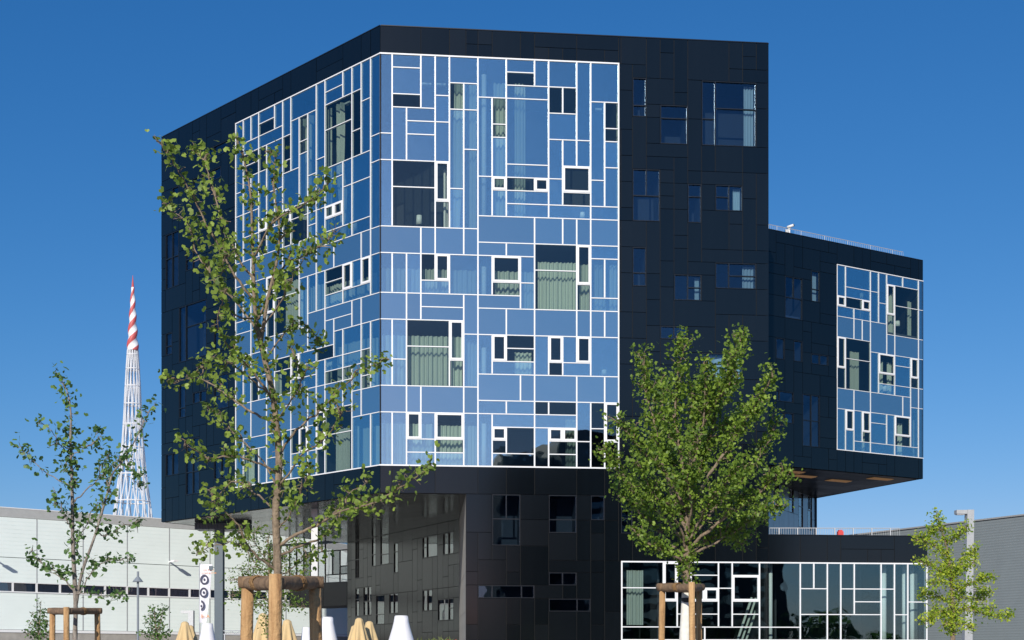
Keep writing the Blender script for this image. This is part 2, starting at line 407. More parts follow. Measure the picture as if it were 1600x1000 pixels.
left = P("""0,0,1,6 0,6,1,8 0,8,1,12 1,0,2,2 2,0,3,2 1,2,3,3 1,3,3,4,D 1,4,3,5,D 1,5,2,8 2,5,3,8 1,8,3,10 1,10,3,12 3,5,4,9
3,0,5,1 3,1,5,2,D 5,0,6,2 3,2,6,3 3,3,4,5,D 4,3,6,7 4,7,5,10 5,7,6,10 3,9,4,10,V 3,10,4,12,D 4,10,6,12
6,0,7,3 6,3,7,5,D 6,5,7,6,D 6,6,8,9 7,0,10,2 7,2,8,6 8,2,9,4,D 8,4,9,5,D 8,5,9,9 9,2,10,7 9,7,10,10 10,0,11,6 10,6,11,10
11,0,13,1 11,1,13,2 13,0,14,2 11,2,14,4,D 11,4,14,7,D 14,0,15,2 14,2,15,5,D 14,5,15,7,D 15,0,16,3 15,3,16,7 16,0,17,6 16,6,17,8 16,8,17,13
11,7,13,8 11,8,13,10 13,7,14,9 14,7,16,9 13,9,14,12 14,9,16,12 14,12,16,13 11,10,12,11,V 12,10,13,11,V 11,11,13,12 11,12,14,13
6,9,7,10,V 6,10,7,12,D 7,9,9,10,D 7,10,9,12,D 9,10,10,11 9,11,10,12 10,10,11,13
0,12,2,14,S 2,12,6,14,S 6,12,8,14,S 8,12,10,15,S 10,13,12,15,S 12,13,15,15,S 15,13,16,15,S 16,13,17,15,S
0,14,1,17 1,14,2,17 2,14,4,17 0,17,2,18 2,17,4,18 4,14,5,17,V 4,17,5,19,D 5,14,8,16,D 5,16,8,19,D 8,15,9,19 9,15,10,18 10,15,11,18
11,15,13,16,D 11,16,13,17,D 11,17,13,18 13,15,14,17,V 14,15,15,17 15,15,16,17,V 13,17,16,18 16,15,17,18
0,18,2,20,S 2,18,4,20,S 4,19,5,21,S 9,18,11,21,S 5,19,9,21,S 11,18,14,19,S 14,18,15,20,S 15,18,17,20,S 11,19,12,21,S 12,19,14,20,S
0,20,1,24 1,20,2,24 2,20,4,22 2,22,3,24,D 3,22,4,24 4,21,5,24 5,21,7,22,D 5,22,7,24,D 7,21,8,23,V 8,21,10,22 8,22,10,23 7,23,10,24
10,21,12,22,D 10,22,11,24 11,22,13,23 11,23,13,24,D 12,20,13,22 13,20,15,22 15,20,16,22 16,20,17,25 13,22,15,23 13,23,14,24,D 14,23,15,25 15,22,16,24,D 15,24,16,25,D
7,24,9,27,S 9,24,10,27,S 10,24,11,26,S 11,24,13,26,S 13,24,14,26,S 14,25,15,27,S 15,25,17,27,S
0,24,2,27,S 2,24,4,27,S 4,24,5,27,S 5,24,7,25,S 5,25,7,27,S
0,27,1,31 1,27,4,28 1,28,3,31,D 3,28,4,31 4,27,6,29 4,29,6,31 6,27,7,31 7,27,8,29,D 8,27,9,29,V 9,27,10,29 9,29,10,31 7,29,9,30 7,30,9,31
10,26,11,29,V 10,29,11,31,D 11,26,14,28,D 11,28,14,31,D 14,27,16,31 16,27,17,31""")
LL = FL.len
upL = [LL-(17-i)*MW for i in range(18)]; upL[17] = LL
glass_wall(FL, upL, zpF, left, 'glass_facade', 'deep blue glass grid on the receding flank', bar=.058, edge_dark=17)

# right-hand box
ZR0 = EYE+26.9
ur0 = FRR.u_at(1308)
upR = [ur0+i*MW for i in range(11)]+[FRR.len]
zpR = [ZR0-MH*k for k in range(19)]
rgt = P("""0,0,1,3 V0 1,0,4,2 1,2,4,3 1,3,3,4,D 3,3,4,4,V 0,4,2,5 2,4,4,5 0,5,2,7,S 2,5,3,7,S 3,5,4,7,S 0,7,1,10,V 1,7,4,9,D 1,9,4,12,D 0,10,1,12,D
4,0,5,2 4,2,5,5 5,0,6,3 5,3,6,5 4,5,6,8,S 6,0,8,1 8,0,10,1 6,1,7,4,V 7,1,10,3,D 7,3,10,6,D 6,4,7,6,D 6,6,7,8,S 7,6,10,8,S 10,0,11,3 10,3,11,6 10,6,11,8,S
4,8,5,12 5,8,7,10,V 5,10,7,11,D 5,11,7,12 7,8,9,9 7,9,9,11 7,11,9,12 9,8,10,10,V 9,10,10,11,D 10,8,11,11 9,11,10,13,S 10,11,11,13,S
0,12,2,14,S 2,12,4,14,S 4,12,8,14,S 8,12,9,14,S 9,13,10,17 10,13,11,18 0,14,1,18 1,14,2,16,V 1,16,2,18 2,14,3,17 3,14,4,16,V 3,16,4,17,D 2,17,4,18
4,14,6,15 4,15,6,17 6,14,7,17 4,17,7,18 7,14,9,16,V 7,16,9,17,D 7,17,10,18""".replace('V0', '0,3,1,4,V'))
glass_wall(FRR, upR, zpR, rgt, 'glass_facade', 'smaller glass grid on the right-hand box', bar=.054, edge_dark=11)

# ground floor glazing of the low wing
uw0 = FF.u_at(971.5)
UWEND = FF.u_at(1448)
upW = [uw0+i*MW for i in range(22)]+[UWEND]
zw0 = FF.z_at(971, 877.5)
zpW = [zw0-MH*k for k in range(7)]
wing = P("""0,0,3,2,D 0,2,3,5,D 0,5,6,6 3,0,4,3,V 3,3,4,5,D 4,0,5,4 4,4,7,5 5,0,7,1 5,1,7,2 5,2,6,3,V 6,2,7,3,V 5,3,7,4 7,0,8,2 7,2,8,5 8,0,10,1 8,1,10,3,V 8,3,10,4,D 8,4,10,5
6,5,10,6 10,0,13,5 10,5,13,6 13,0,14,2 14,0,15,2 13,2,15,4 13,4,15,6 15,0,16,4 15,4,16,6 16,0,17,2 17,0,19,2 19,0,20,2 16,2,17,4 17,2,19,3 17,3,19,4
16,4,19,6 19,2,20,6 20,0,21,4 20,4,21,6 21,0,22,3 21,3,22,6""")
glass_wall(FF, upW, zpW, wing, 'glass_facade', 'clear ground floor glazing of the low wing', glass='wing_glass', clear='wing_glass')

# ---- dark cladding: Mondrian cassettes round the windows
def cladding(face, ucuts, zcuts, inside, wins, label, mat_p='panel', glass='dark_glass', maxw=3, maxh=4, gap=.028, seed=1, deep=1.8, snap=True, curt=(), prefer=None, back=True):
    rnd = random.Random(seed)
    nc = len(ucuts)-1; nr = len(zcuts)-1
    used = [[not inside(x, y) for y in range(nr)] for x in range(nc)]
    def near(arr, v): return min(range(len(arr)), key=lambda i: abs(arr[i]-v))
    W = []
    bk = MB()
    for wi, (x0, y0, x1, y1, bars) in enumerate(wins):
        ua, ub = face.u_at(x0), face.u_at(x1)
        zt = face.z_at(x0, y0); zb = face.z_at(x0, y1)
        a, b = near(ucuts, ua), near(ucuts, ub); c, d = near(zcuts, zt), near(zcuts, zb)
        if b <= a: b = a+1
        if d <= c: d = c+1
        a, b, c, d = max(a, 0), min(b, nc), max(c, 0), min(d, nr)
        ok = all(not used[x][y] for x in range(a, b) for y in range(c, d))
        if not ok: print('window clash', label, wi, a, b, c, d); continue
        for x in range(a, b):
            for y in range(c, d): used[x][y] = True
        W.append((ucuts[a], ucuts[b], zcuts[d], zcuts[c], bars, wi))
    rects = []
    for y in range(nr):
        for x in range(nc):
            if used[x][y]: continue
            w = 1; mw = rnd.choice([1, 1, 2, 2, 3, 4][:maxw+2])
            while w < mw and x+w < nc and not used[x+w][y]: w += 1
            h = 1; mh = rnd.choice([1, 2, 2, 3, 4, 5][:maxh+1]) if w < 3 else rnd.choice([1, 1, 2, 3])
            while h < mh and y+h < nr and all(not used[x+i][y+h] for i in range(w)): h += 1
            for i in range(w):
                for j in range(h): used[x+i][y+j] = True
            rects.append((ucuts[x], ucuts[x+w], zcuts[y+h], zcuts[y]))
    for (a, b, c, d) in rects: face.box(bk, a, b, c, d, -.25, -.045)
    root = bk.build('clad_wall', M['backing'], bld)
    root['label'] = label
    g2 = gap/2
    for (a, b, c, d) in rects:
        m = MB(); face.box(m, a+g2, b-g2, c+g2, d-g2, -.04, rnd.uniform(-.004, .004), .0025)
        m.build('facade_panel', M[mat_p], root)
    for (a, b, c, d, bars, wi) in W:
        t = .05
        m = MB()
        face.box(m, a+.01, a+t, c+.01, d-.01, -.2, .006); face.box(m, b-t, b-.01, c+.01, d-.01, -.2, .006)
        face.box(m, a+t, b-t, c+.01, c+t, -.2, .006); face.box(m, a+t, b-t, d-t, d-.01, -.2, .006)
        for br in bars:                     # ('v', f) full; ('v', f, lo, hi) between fractions
            lo, hi = (br[2], br[3]) if len(br) > 2 else (0, 1)
            if br[0] == 'v':
                u = a+(b-a)*br[1]; face.box(m, u-.028, u+.028, d-(d-c)*hi+.05, d-(d-c)*lo-.05, -.12, .002)
            else:
                z = d-(d-c)*br[1]; face.box(m, a+(b-a)*lo+.05, a+(b-a)*hi-.05, z-.026, z+.026, -.12, -.001)
        m.build('window_frame', M['dark_frame'], root)
        m = MB(); face.box(m, a+t, b-t, c+t, d-t, -.08, -.06, .001); m.build('window_pane', M[glass], root)
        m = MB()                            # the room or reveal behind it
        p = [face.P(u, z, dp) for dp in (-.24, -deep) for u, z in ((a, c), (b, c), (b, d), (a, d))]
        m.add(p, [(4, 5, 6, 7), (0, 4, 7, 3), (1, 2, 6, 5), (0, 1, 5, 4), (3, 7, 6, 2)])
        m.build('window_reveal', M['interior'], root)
        if wi in curt:
            m = MB(); n = 10; w0 = b-(b-a)*curt[wi]; 
            vs = []; 
            for i in range(n+1):
                u = w0+(b-.08-w0)*i/n
                for z in (c+.05, d-.08): vs.append(face.P(u, z, -.35+.05*math.sin(i*2.1)))
            m.add(vs, [(2*i, 2*i+2, 2*i+3, 2*i+1) for i in range(n)])
            m.build('curtain', M['curtain'], root)
    return root

v5 = ('v', .5)
endF = FF.len
# front plane: columns over the glass, the dark strip beyond it, then the low wing
ucF = upF+[(c-.17)*MW for c in range(18, 28)]+[endF]
ncF = len(ucF)-1
zcF = [ZT]+[zF(-1)]+[zF(k) for k in range(0, 33)]+[ZB]+[zF(k) for k in range(34, 48)]+[0.02]
kidx = {k: (k+2) for k in range(0, 33)}     # grid index of row k
rowZB = 2+33                                # index of the cell between row 33 and the underside... cells below start at ZB
u728 = FF.u_at(728)
def inside_front(x, y):
    z = (zcF[y]+zcF[y+1])/2; u = (ucF[x]+ucF[x+1])/2
    if u < upF[17] and zF(31) < z < Z0: return False
    if z < ZB and u < u728-.01: return False
    if u > uw0-.05 and zpW[-1] < z < zw0+.1: return False
    return True
def snapin(lst, v):
    i = min(range(len(lst)), key=lambda i: abs(lst[i]-v)); lst[i] = v
snapin(ucF, u728); snapin(ucF, uw0-.045); snapin(zcF, zw0+.045); snapin(zcF, zpW[-1]-.045)
if ucF[17] != upF[17]:  # the wing glazing starts a little right of the big field: keep both cuts
    ucF[17] = upF[17]; ucF.insert(18, uw0-.045)
winsF = [(991.6, 121, 1011, 179, [('h', .71)]), (1035, 164, 1076, 223, [('h', .34)]),
 (1100, 127, 1184, 227, [('v', .25), ('h', .59, 0, .25), ('h', .42, .25, 1)]), (992, 264, 1033, 345, [('v', .5, 0, .51), ('h', .51)]),
 (1079, 288, 1098.6, 346, [('h', .33)]), (1122, 289, 1162, 327, [v5, ('h', .47, 0, .5)]), (993, 388, 1011, 445, [('h', .66)]),
 (1058.6, 430.6, 1097, 467.5, [v5, ('h', .5, .5, 1)]), (1124, 412, 1184, 449, [('v', .33), ('h', .5, .33, 1)]),
 (1036, 510, 1076, 528, [v5]), (1100, 555, 1162, 590, [('v', .66), ('h', .42)]),
 (772, 773, 813, 851.6, [('v', .5, 0, .48), ('h', .48)]), (862.6, 776, 901, 831.4, [('h', .65)]), (929, 776, 946, 812, []),
 (974, 776, 992, 832, [('h', .6)]), (862.6, 898, 901, 913, [v5]), (750, 919, 834, 934.8, [('v', .25), ('v', .77)]), (862.6, 940, 923, 955, [('v', .68)])]
cladding(FF, ucF, zcF, inside_front, winsF, 'near-black cladding towards the forecourt', seed=5, curt={2: .2, 5: .3, 7: .2, 8: .3, 10: .8})

# low wing beyond the box
ucW = [endF]+[uw0+i*MW for i in range(12, 22) if uw0+i*MW > endF+.3]+[UWEND+.045]
ZWT = EYE+6.73
zcW = [ZWT, ZWT-.72, zw0+.045]+[zpW[k] for k in range(1, 6)]+[zpW[-1]-.045, .02]
cladding(FF, ucW, zcW, lambda x, y: not (2 <= y <= 7), [], 'low dark parapet band of the wing', seed=9, maxw=4)

# flank
ucL = []
u = upL[0]
while u > .25: ucL.append(u); u -= MW
ucL.append(0); ucL.reverse(); nlead = len(ucL)-1
ucL = ucL+upL[1:]
zcL = [ZT]+[zF(-1)]+[zF(k) for k in range(0, 33)]+[ZB]
def inside_left(x, y):
    z = (zcL[y]+zcL[y+1])/2; u = (ucL[x]+ucL[x+1])/2
    return not (u > upL[0] and zF(31) < z < Z0)
winsL = [(262, 367, 282, 452, [v5, ('h', .45)]), (294, 390, 309, 425, [v5, ('h', .5)]), (284, 477, 324, 563, [('v', .25), ('h', .4, .25, 1)]),
 (263, 512, 272, 553, [('h', .6)]), (337, 502, 347, 545, [('h', .4)]), (284, 607, 292, 655, [('h', .7)]), (305, 606, 324, 632, [v5]),
 (337, 592, 357, 640, [('h', .6)]), (263, 716, 281, 747, [v5]), (293, 693, 314, 775, [v5, ('h', .6)]), (336, 718, 357, 751, [v5]),
 (326, 232, 358, 248, [('v', .33)]), (301, 280, 345, 297, [('v', .33), ('v', .66)]), (264, 300, 272, 317, []), (345, 352, 358, 374, [])]
cladding(FL, ucL, zcL, inside_left, winsL, 'near-black cladding of the receding flank', seed=6, curt={0: .2, 9: .25})

# right-hand box
ZRB = EYE+12.83; ZRT = ZR0+1.45
ucR = []; u = upR[0]
while u > .25: ucR.append(u); u -= MW
ucR.append(0); ucR.reverse(); ucR = ucR+upR[1:]
zcR = [ZRT, ZR0+.7]+zpR+[ZRB+.75, ZRB]
def inside_r(x, y):
    z = (zcR[y]+zcR[y+1])/2; u = (ucR[x]+ucR[x+1])/2
    return not (u > upR[0] and zpR[-1] < z < ZR0)
winsR = [(1227, 433.5, 1251, 497, [('v', .5, 0, .5), ('h', .5)]), (1268.6, 426, 1280, 470, [('h', .6)]), (1213, 530, 1223, 560, []),
 (1239, 533, 1251, 558, []), (1214, 612, 1238, 627, [('v', .2)]), (1255, 618, 1280, 697, [v5, ('h', .5)]), (1214, 644.5, 1237, 659, [v5]),
 (1270, 555, 1292, 572, [v5])]
cladding(FRR, ucR, zcR, inside_r, winsR, 'near-black cladding of the right-hand box', seed=7, curt={1: .5})

# base wall under the overhang, warm grey
n = int(FB.len/MW)
ucB = [FB.len*i/n for i in range(n+1)]
zcB = [ZB-.7*i for i in range(14)]+[.02]
winsB = [(658, 840, 682, 872, [('v', .3), ('h', .5, 0, .3)]), (693, 833, 709, 867, [v5]), (618, 849, 624, 895, [('h', .3)]), (594.6, 840, 608.6, 882, [('h', .65)]),
 (580, 847, 586, 885, [('h', .6)]), (658, 926, 673, 956, [v5]), (684, 938, 709, 970, [('v', .68), ('h', .45, .68, 1)]), (610, 931, 623, 959, [v5]),
 (588, 934, 601, 977, [('h', .66)]), (552, 848, 563, 903, [v5, ('h', .5)]), (552, 925, 557, 965, [('h', .4)]), (567, 921, 578, 969, [v5, ('h', .5)])]
cladding(FB, ucB, zcB, lambda x, y: True, winsB, 'grey reflective cladding below the overhang', 'panel_grey', 'grey_glass', seed=8, deep=.5)
# return beside the overhang
m = MB(); q0 = FF.P(u728, 0, -.1); q1 = Vector((-3.3, 77.3))
FRT = Face((q1.x, q1.y), (q0.x, q0.y))
rt = MB(); FRT.box(rt, 0, FRT.len, 0.02, ZB, -.2, -.03)
rt = rt.build('clad_wall', M['backing'], bld); rt['label'] = 'pale return wall at the mouth of the overhang'
for i in range(4):
    for j in range(5):
        m = MB(); FRT.box(m, FRT.len*i/4+.01, FRT.len*(i+1)/4-.01, .03+(ZB-.03)*j/5+.01, .03+(ZB-.03)*(j+1)/5-.01, -.03, 0, .002)
        m.build('facade_panel', M['concrete'], rt)

# undersides
def inset(poly, t):
    c = Vector((sum(p[0] for p in poly)/len(poly), sum(p[1] for p in poly)/len(poly)))
    return [tuple(c+(Vector(p)-c)*t) for p in poly]
main_poly = [tuple(C2), tuple(C0), tuple(C1), tuple(B1), tuple(B2)]
def scale_poly(poly, d):
    """offset inwards by d (convex, any winding)"""
    n = len(poly); out = []; area = sum(poly[i][0]*poly[(i+1) % n][1]-poly[(i+1) % n][0]*poly[i][1] for i in range(n)); sgn = 1 if area > 0 else -1
    for i in range(n):
        p0, p1, p2 = Vector(poly[i-1]), Vector(poly[i]), Vector(poly[(i+1) % n])
        d1 = (p1-p0).normalized(); d2 = (p2-p1).normalized()
        n1 = Vector((-d1.y, d1.x))*sgn; n2 = Vector((-d2.y, d2.x))*sgn
        b = (n1+n2); b /= b.length; k = d/max(.3, b.dot(n1)); out.append(tuple(p1+b*k))
    return out
s = MB(); s.prism(scale_poly(main_poly, .26), ZB+.06, ZB+.5); sf = s.build('soffit', M['backing'], bld)
# soffit cassettes laid in rows parallel to the flank, clipped by simple point tests
def in_poly(p, poly):
    c = False; n = len(poly)
    for i in range(n):
        x0, y0 = poly[i]; x1, y1 = poly[(i+1) % n]
        if (y0 > p[1]) != (y1 > p[1]) and p[0] < (x1-x0)*(p[1]-y0)/(y1-y0)+x0: c = not c
    return c
def clip_poly(sub, clip):
    def side(p, a, b): return (b[0]-a[0])*(p[1]-a[1])-(b[1]-a[1])*(p[0]-a[0])
    n = len(clip); area = sum(clip[i][0]*clip[(i+1) % n][1]-clip[(i+1) % n][0]*clip[i][1] for i in range(n))
    cl = clip if area > 0 else clip[::-1]
    out = [tuple(p) for p in sub]
    for i in range(n):
        a, b = cl[i], cl[(i+1) % n]; inp = out; out = []
        for j in range(len(inp)):
            p, q = inp[j], inp[(j+1) % len(inp)]; sp, sq = side(p, a, b), side(q, a, b)
            if sp >= 0: out.append(p)
            if (sp >= 0) != (sq >= 0):
                t = sp/(sp-sq); out.append((p[0]+(q[0]-p[0])*t, p[1]+(q[1]-p[1])*t))
        if len(out) < 3: return []
    return out
def soffit_panels(poly, z, parent, du, dv, W, H, name='soffit_panel', m_='soffit', lim=120):
    clip = scale_poly(poly, .1); cx = sum(p[0] for p in poly)/len(poly); cy = sum(p[1] for p in poly)/len(poly)
    for i in range(-16, 17):
        for j in range(-16, 17):
            off = (j % 2)*.37*W
            q = [(cx+du.x*(i*W+off+a)+dv.x*(j*H+b), cy+du.y*(i*W+off+a)+dv.y*(j*H+b)) for a, b in ((.01, .01), (W-.01, .01), (W-.01, H-.01), (.01, H-.01))]
            c = clip_poly(q, clip)
            if len(c) < 3: continue
            ar = abs(sum(c[k][0]*c[(k+1) % len(c)][1]-c[(k+1) % len(c)][0]*c[k][1] for k in range(len(c))))/2
            if ar < .05: continue
            mm = MB(); mm.prism(c, z, z+.05); mm.build(name, M[m_], parent)
soffit_panels(main_poly, ZB, sf, FL.d, FL.n, 3.0, 1.5)
rb2 = (24.3, 98.6); r_poly = [tuple(RA), tuple(RB), rb2, (13.4, 98.6)]
s = MB(); s.prism(scale_poly(r_poly, .26), ZRB+.06, ZRB+.5); sf2 = s.build('soffit', M['backing'], bld)
soffit_panels(r_poly, ZRB, sf2, FRR.d, FRR.n, 3.0, 1.5, m_='soffit_dark')
for (xa, ya) in ((1255, 744), (1310, 751), (1375, 748), (1236, 737)):
    D = (ZRB-EYE)*F/(HY-ya); p = px(xa, ya, D)
    mm = MB(); L = .95; Wd = .38
    q = [p.to_2d()+FRR.d*a+FRR.n*b for a, b in ((-L, -Wd), (L, -Wd), (L, Wd), (-L, Wd))]
    mm.prism([tuple(v) for v in q], ZRB-.03, ZRB+.0)
    for k in range(1, 4):
        c0 = p.to_2d()+FRR.n*(-Wd+2*Wd*k/4)
        q = [c0+FRR.d*a+FRR.n*b for a, b in ((-L, -.03), (L, -.03), (L, .03), (-L, .03))]
        mm.prism([tuple(v) for v in q], ZRB-.06, ZRB-.031)
    mm.build('ceiling_light', M['light_tan'], bld)

# sides not seen from the front, roofs
side = MB(); side_poly = [C1, B1, B2, C2]
for a, b, z0, z1 in ((C1, B1, 0.02, ZT), (B1, B2, ZB, ZT), (B2, C2, ZB, ZT), (RB, Vector(rb2), ZRB, ZRT), (Vector(rb2), Vector((13.4, 98.6)), 0.02, ZRT)):
    fc = Face(a, b); fc.box(side, .02, fc.len-.02, z0, z1, -.25, -.05)
sw = side.build('clad_wall', M['backing'], bld); sw['label'] = 'dark cladding of the hidden sides'
rnd = random.Random(3)
for a, b, z0, z1 in ((C1, B1, 0.02, ZT), (B2, C2, ZB, ZT), (RB, Vector(rb2), ZRB, ZRT)):
    fc = Face(a, b); u = 0
    while u < fc.len-.3:
        wd = min(rnd.choice((1.5, 2.3, 3.0)), fc.len-u); z = z0
        while z < z1-.3:
            hh = min(rnd.choice((2.1, 2.8, 4.2)), z1-z); mm = MB(); fc.box(mm, u+.01, u+wd-.01, z+.01, z+hh-.01, -.045, 0, .002)
            mm.build('facade_panel', M['panel'], sw); z += hh
        u += wd
rf = MB(); rf.prism(scale_poly(main_poly, .28), ZT-.9, ZT-.5); rf.prism(scale_poly(r_poly, .28), ZRT-.9, ZRT-.5)
rf.build('roof', M['concrete'], bld)
for fc, z in ((FF, ZT), (FL, ZT), (Face(C1, B1), ZT), (Face(B2, C2), ZT), (FRR, ZRT), (Face(RB, rb2), ZRT)):
    cp = MB(); fc.box(cp, .03, fc.len-.03, z+.003, z+.05, -.35, .02); cp.build('coping', M['dark_frame'], bld)
fc = FF; cp = MB(); fc.box(cp, endF+.03, UWEND+.02, ZWT+.003, ZWT+.05, -.35, .02)
cp.build('coping', M['dark_frame'], bld)

# interior: slabs, core, columns
it = MB()
ip = scale_poly(main_poly, .3)
for k0, k1 in ((-1.0, -.2), (13.1, 13.9), (19.1, 19.9), (25.1, 25.9), (31.2, 32.6)):
    it.prism(ip, zF(k1), zF(k0))
it.build('floor_slab', M['slab'], bld)
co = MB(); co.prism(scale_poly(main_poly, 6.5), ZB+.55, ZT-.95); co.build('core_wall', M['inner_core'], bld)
it = MB(); ip = scale_poly(r_poly, .3)
for k0, k1 in ((-1, -.2), (5.6, 6.4), (12.5, 13.3), (18.2, 19.0)):
    it.prism(ip, ZR0-.7*k1, ZR0-.7*k0)
it.build('floor_slab', M['slab'], bld)
co = MB(); co.prism(scale_poly(r_poly, 5), ZRB+.55, ZRT-.95); co.build('core_wall', M['inner_core'], bld)
# partitions that divide the rooms
pt = MB()
for uu in (5.6, 12.9):
    FF.box(pt, uu-.06, uu+.06, zF(31.2), zF(-.2), -6, -.9)
for uu in (3.5, 9.0, 13.4):
    FL.box(pt, uu-.06, uu+.06, zF(31.2), zF(-.2), -6, -.9)
pt.build('partition_wall', M['interior'], bld)
# white columns behind the glass
for uu, fc in ((upF[7]+.42, FF), (upF[0]+.5, FL)):
    pass
for z0, z1 in ((zF(13), zF(.9)), (zF(19), zF(15.6)), (zF(25), zF(21.8)), (zF(31.2), zF(27.6))):
    mm = MB(); c = FF.P(upF[7]+.36, 0, -.62); mm.lathe(c.x, c.y, [(.13, z0), (.13, z1)], 14); mm.build('column', M['col_white'], bld, True)

def curtain(face, u0, u1, z0, z1, dep=-.6, m_='curtain', sway=0, tie=0):
    mm = MB(); n = max(8, int((u1-u0)/.03)); vs = []; rows = 7
    ph = random.uniform(0, 6)
    lam = random.uniform(.20, .28)
    for j in range(rows):
        f = j/(rows-1)
        for i in range(n+1):
            g_ = i/n
            uu = u0+(u1-u0)*g_+sway*(1-f)**1.5
            if tie: uu = uu-(uu-u0)*tie*(f)
            d = .085*math.sin(2*math.pi*(uu/lam)+ph+.8*math.sin(uu*5))+.04*math.sin(uu*9+ph*2)
            vs.append(face.P(uu, z0+(z1-z0)*f, dep+d))
    for j in range(rows-1):
        for i in range(n):
            a = j*(n+1)+i; mm.f.append((a, a+1, a+n+2, a+n+1))
    mm.v = [tuple(v) for v in vs]
    return mm.build('curtain', M[m_], bld, True)
def deeper(face, dep=-.6):
    o = face.n*dep; return Face(face.a+o, face.a+o+face.d*face.len)
def cpx(face, x0, y0, x1, y1, **k):
    f2 = deeper(face); a, b = f2.u_at(x0), f2.u_at(x1); xm = (x0+x1)/2
    curtain(face, a, b, face.z_at(xm, y1), face.z_at(xm, y0), **k)
def crow(face, x0, x1, k0, k1, Z=None, **k):
    f2 = deeper(face); a, b = f2.u_at(x0), f2.u_at(x1); Z = Z or Z0
    curtain(face, a, b, Z-MH*k1, Z-MH*k0, **k)
for a in ((710, 728, 1.6, 12.9, dict(sway=-.35)), (733, 744, 1.6, 12.9), (771, 790, 1.5, 11.9), (804, 821, 1.5, 11.9), (963, 968, 2, 11.9),
          (596, 656, 15.9, 18), (660, 702, 15.9, 18), (706, 745, 15.9, 18), (772, 834, 15.9, 18.9), (840, 903, 15.1, 18.9), (905, 924, 15.2, 18.9), (928, 947, 15.2, 18.8), (952, 966, 15.2, 18.8),
          (596, 634, 21, 24.9), (638, 702, 21, 24.9), (705, 722, 21, 24.9), (728, 746, 21.2, 24.9), (804, 830, 22.1, 23.9),
          (596, 634, 27.7, 31), (640, 676, 27.7, 31), (680, 745, 27.8, 31), (884, 902, 27.2, 31)):
    crow(FF, a[0], a[1], a[2], a[3], **(a[4] if len(a) > 4 else {}))
for a in ((486, 491, 1.7, 12), (473, 481, 1.7, 9.9), (512, 518, 1.8, 12.4), (524, 536, 1.8, 12.4, dict(sway=.5)),
          (446, 468, 14.6, 18.8), (472, 480, 15.6, 18.7), (486, 494, 15.6, 18), (498, 508, 15.6, 18), (512, 548, 16, 18.1), (552, 577, 16.2, 18), (583, 588, 16, 18),
          (511, 520, 22, 24), (526, 534, 21, 24), (540, 562, 20.9, 24.8), (567, 578, 20.9, 24.8), (583, 590, 21, 25), (432, 440, 22, 24.8),
          (526, 548, 27.5, 31), (556, 560, 27.5, 31), (567, 577, 27.8, 31), (585, 592, 27.8, 31), (384, 400, 28.2, 31), (408, 418, 14.8, 18)):
    crow(FL, a[0], a[1], a[2], a[3], **(a[4] if len(a) > 4 else {}))
for a in ((1328, 1341, 8, 12.3), (1345, 1349, 2, 5), (1389, 1395, 1.5, 6), (1416, 1424, 2, 6), (1373, 1380, 8.5, 12), (1386, 1393, 8.5, 12), (1347, 1351, 14.4, 18), (1403, 1410, 14.5, 18), (1427, 1434, 14, 18)):
    crow(FRR, a[0], a[1], a[2], a[3], Z=ZR0)
crow(FF, 693, 699.5, 8.3, 12.9, m_='white_cloth')
cpx(FF, 979, 890, 1005, 976)
for (fc, x, y0, y1, w_) in ((FF, 655, 337, 351, .34), (FF, 910, 332, 341, .3), (FF, 944, 578, 586, .3), (FF, 790, 330, 336, .4), (FL, 552, 348, 362, .5), (FL, 478, 596, 606, .3), (FRR, 1402, 502, 510, .4), (FRR, 1382, 600, 612, .4)):
    f2 = deeper(fc, -1.0); c = f2.P(f2.u_at(x), 0); za, zb = f2.z_at(x, y1), f2.z_at(x, y0)
    mm = MB(); mm.lathe(c.x, c.y, [(w_*.5, za), (w_*.42, zb)], 18); mm.build('lampshade', M['col_white'], bld, True)
for (fc, x0, x1, y) in ((FF, 656, 674, 131), (FF, 682, 696, 132), (FL, 540, 548, 163), (FF, 930, 940, 171)):
    f2 = deeper(fc, -1.4); mm = MB(); f2.box(mm, f2.u_at(x0), f2.u_at(x1), f2.z_at(x0, y+1.5), f2.z_at(x0, y-1), -.1, .1); mm.build('ceiling_lamp', M['col_white'], bld)
# low wing: floor, back wall, columns and a stair
wp = [FF.P(uw0-.8, 0, -.4), FF.P(UWEND-.1, 0, -.4), FF.P(UWEND-.1, 0, -11.5), FF.P(uw0-.8, 0, -11.5)]
wp = [(p.x, p.y) for p in wp]
mm = MB(); mm.prism(wp, ZWT-.55, ZWT-.2); mm.build('terrace_roof', M['steel'], bld)
mm = MB(); mm.prism(wp, .9, .98); mm.build('floor_slab', M['slab'], bld)
mm = MB(); FF.box(mm, uw0-.8, UWEND-.1, .05, ZWT-.6, -9, -8.8); FF.box(mm, uw0-.9, uw0-.8, .05, ZWT-.6, -9, -.3)
FF.box(mm, uw0+3*MW, uw0+3*MW+.1, 1, ZWT-.6, -8.8, -1.6)
FF.box(mm, uw0+12.6*MW, uw0+12.6*MW+.1, 1, ZWT-.6, -8.8, -3.6); mm.build('core_wall', M['inner_core'], bld)
mm = MB(); FF.box(mm, UWEND-.32, UWEND-.02, .02, ZWT-.56, -11.5, -.3); ww = mm.build('clad_wall', M['panel'], bld); ww['label'] = 'dark end wall of the low wing'
for uu, r_ in ((uw0+19.7*MW, .17), (uw0+21.3*MW, .13), (uw0+21.9*MW, .13), (uw0+11.2*MW, .12)):
    mm = MB(); c = FF.P(uu, 0, -1.0); mm.lathe(c.x, c.y, [(r_, .98), (r_, ZWT-.6)], 14); mm.build('column', M['col_white'], bld, True)
mm = MB()
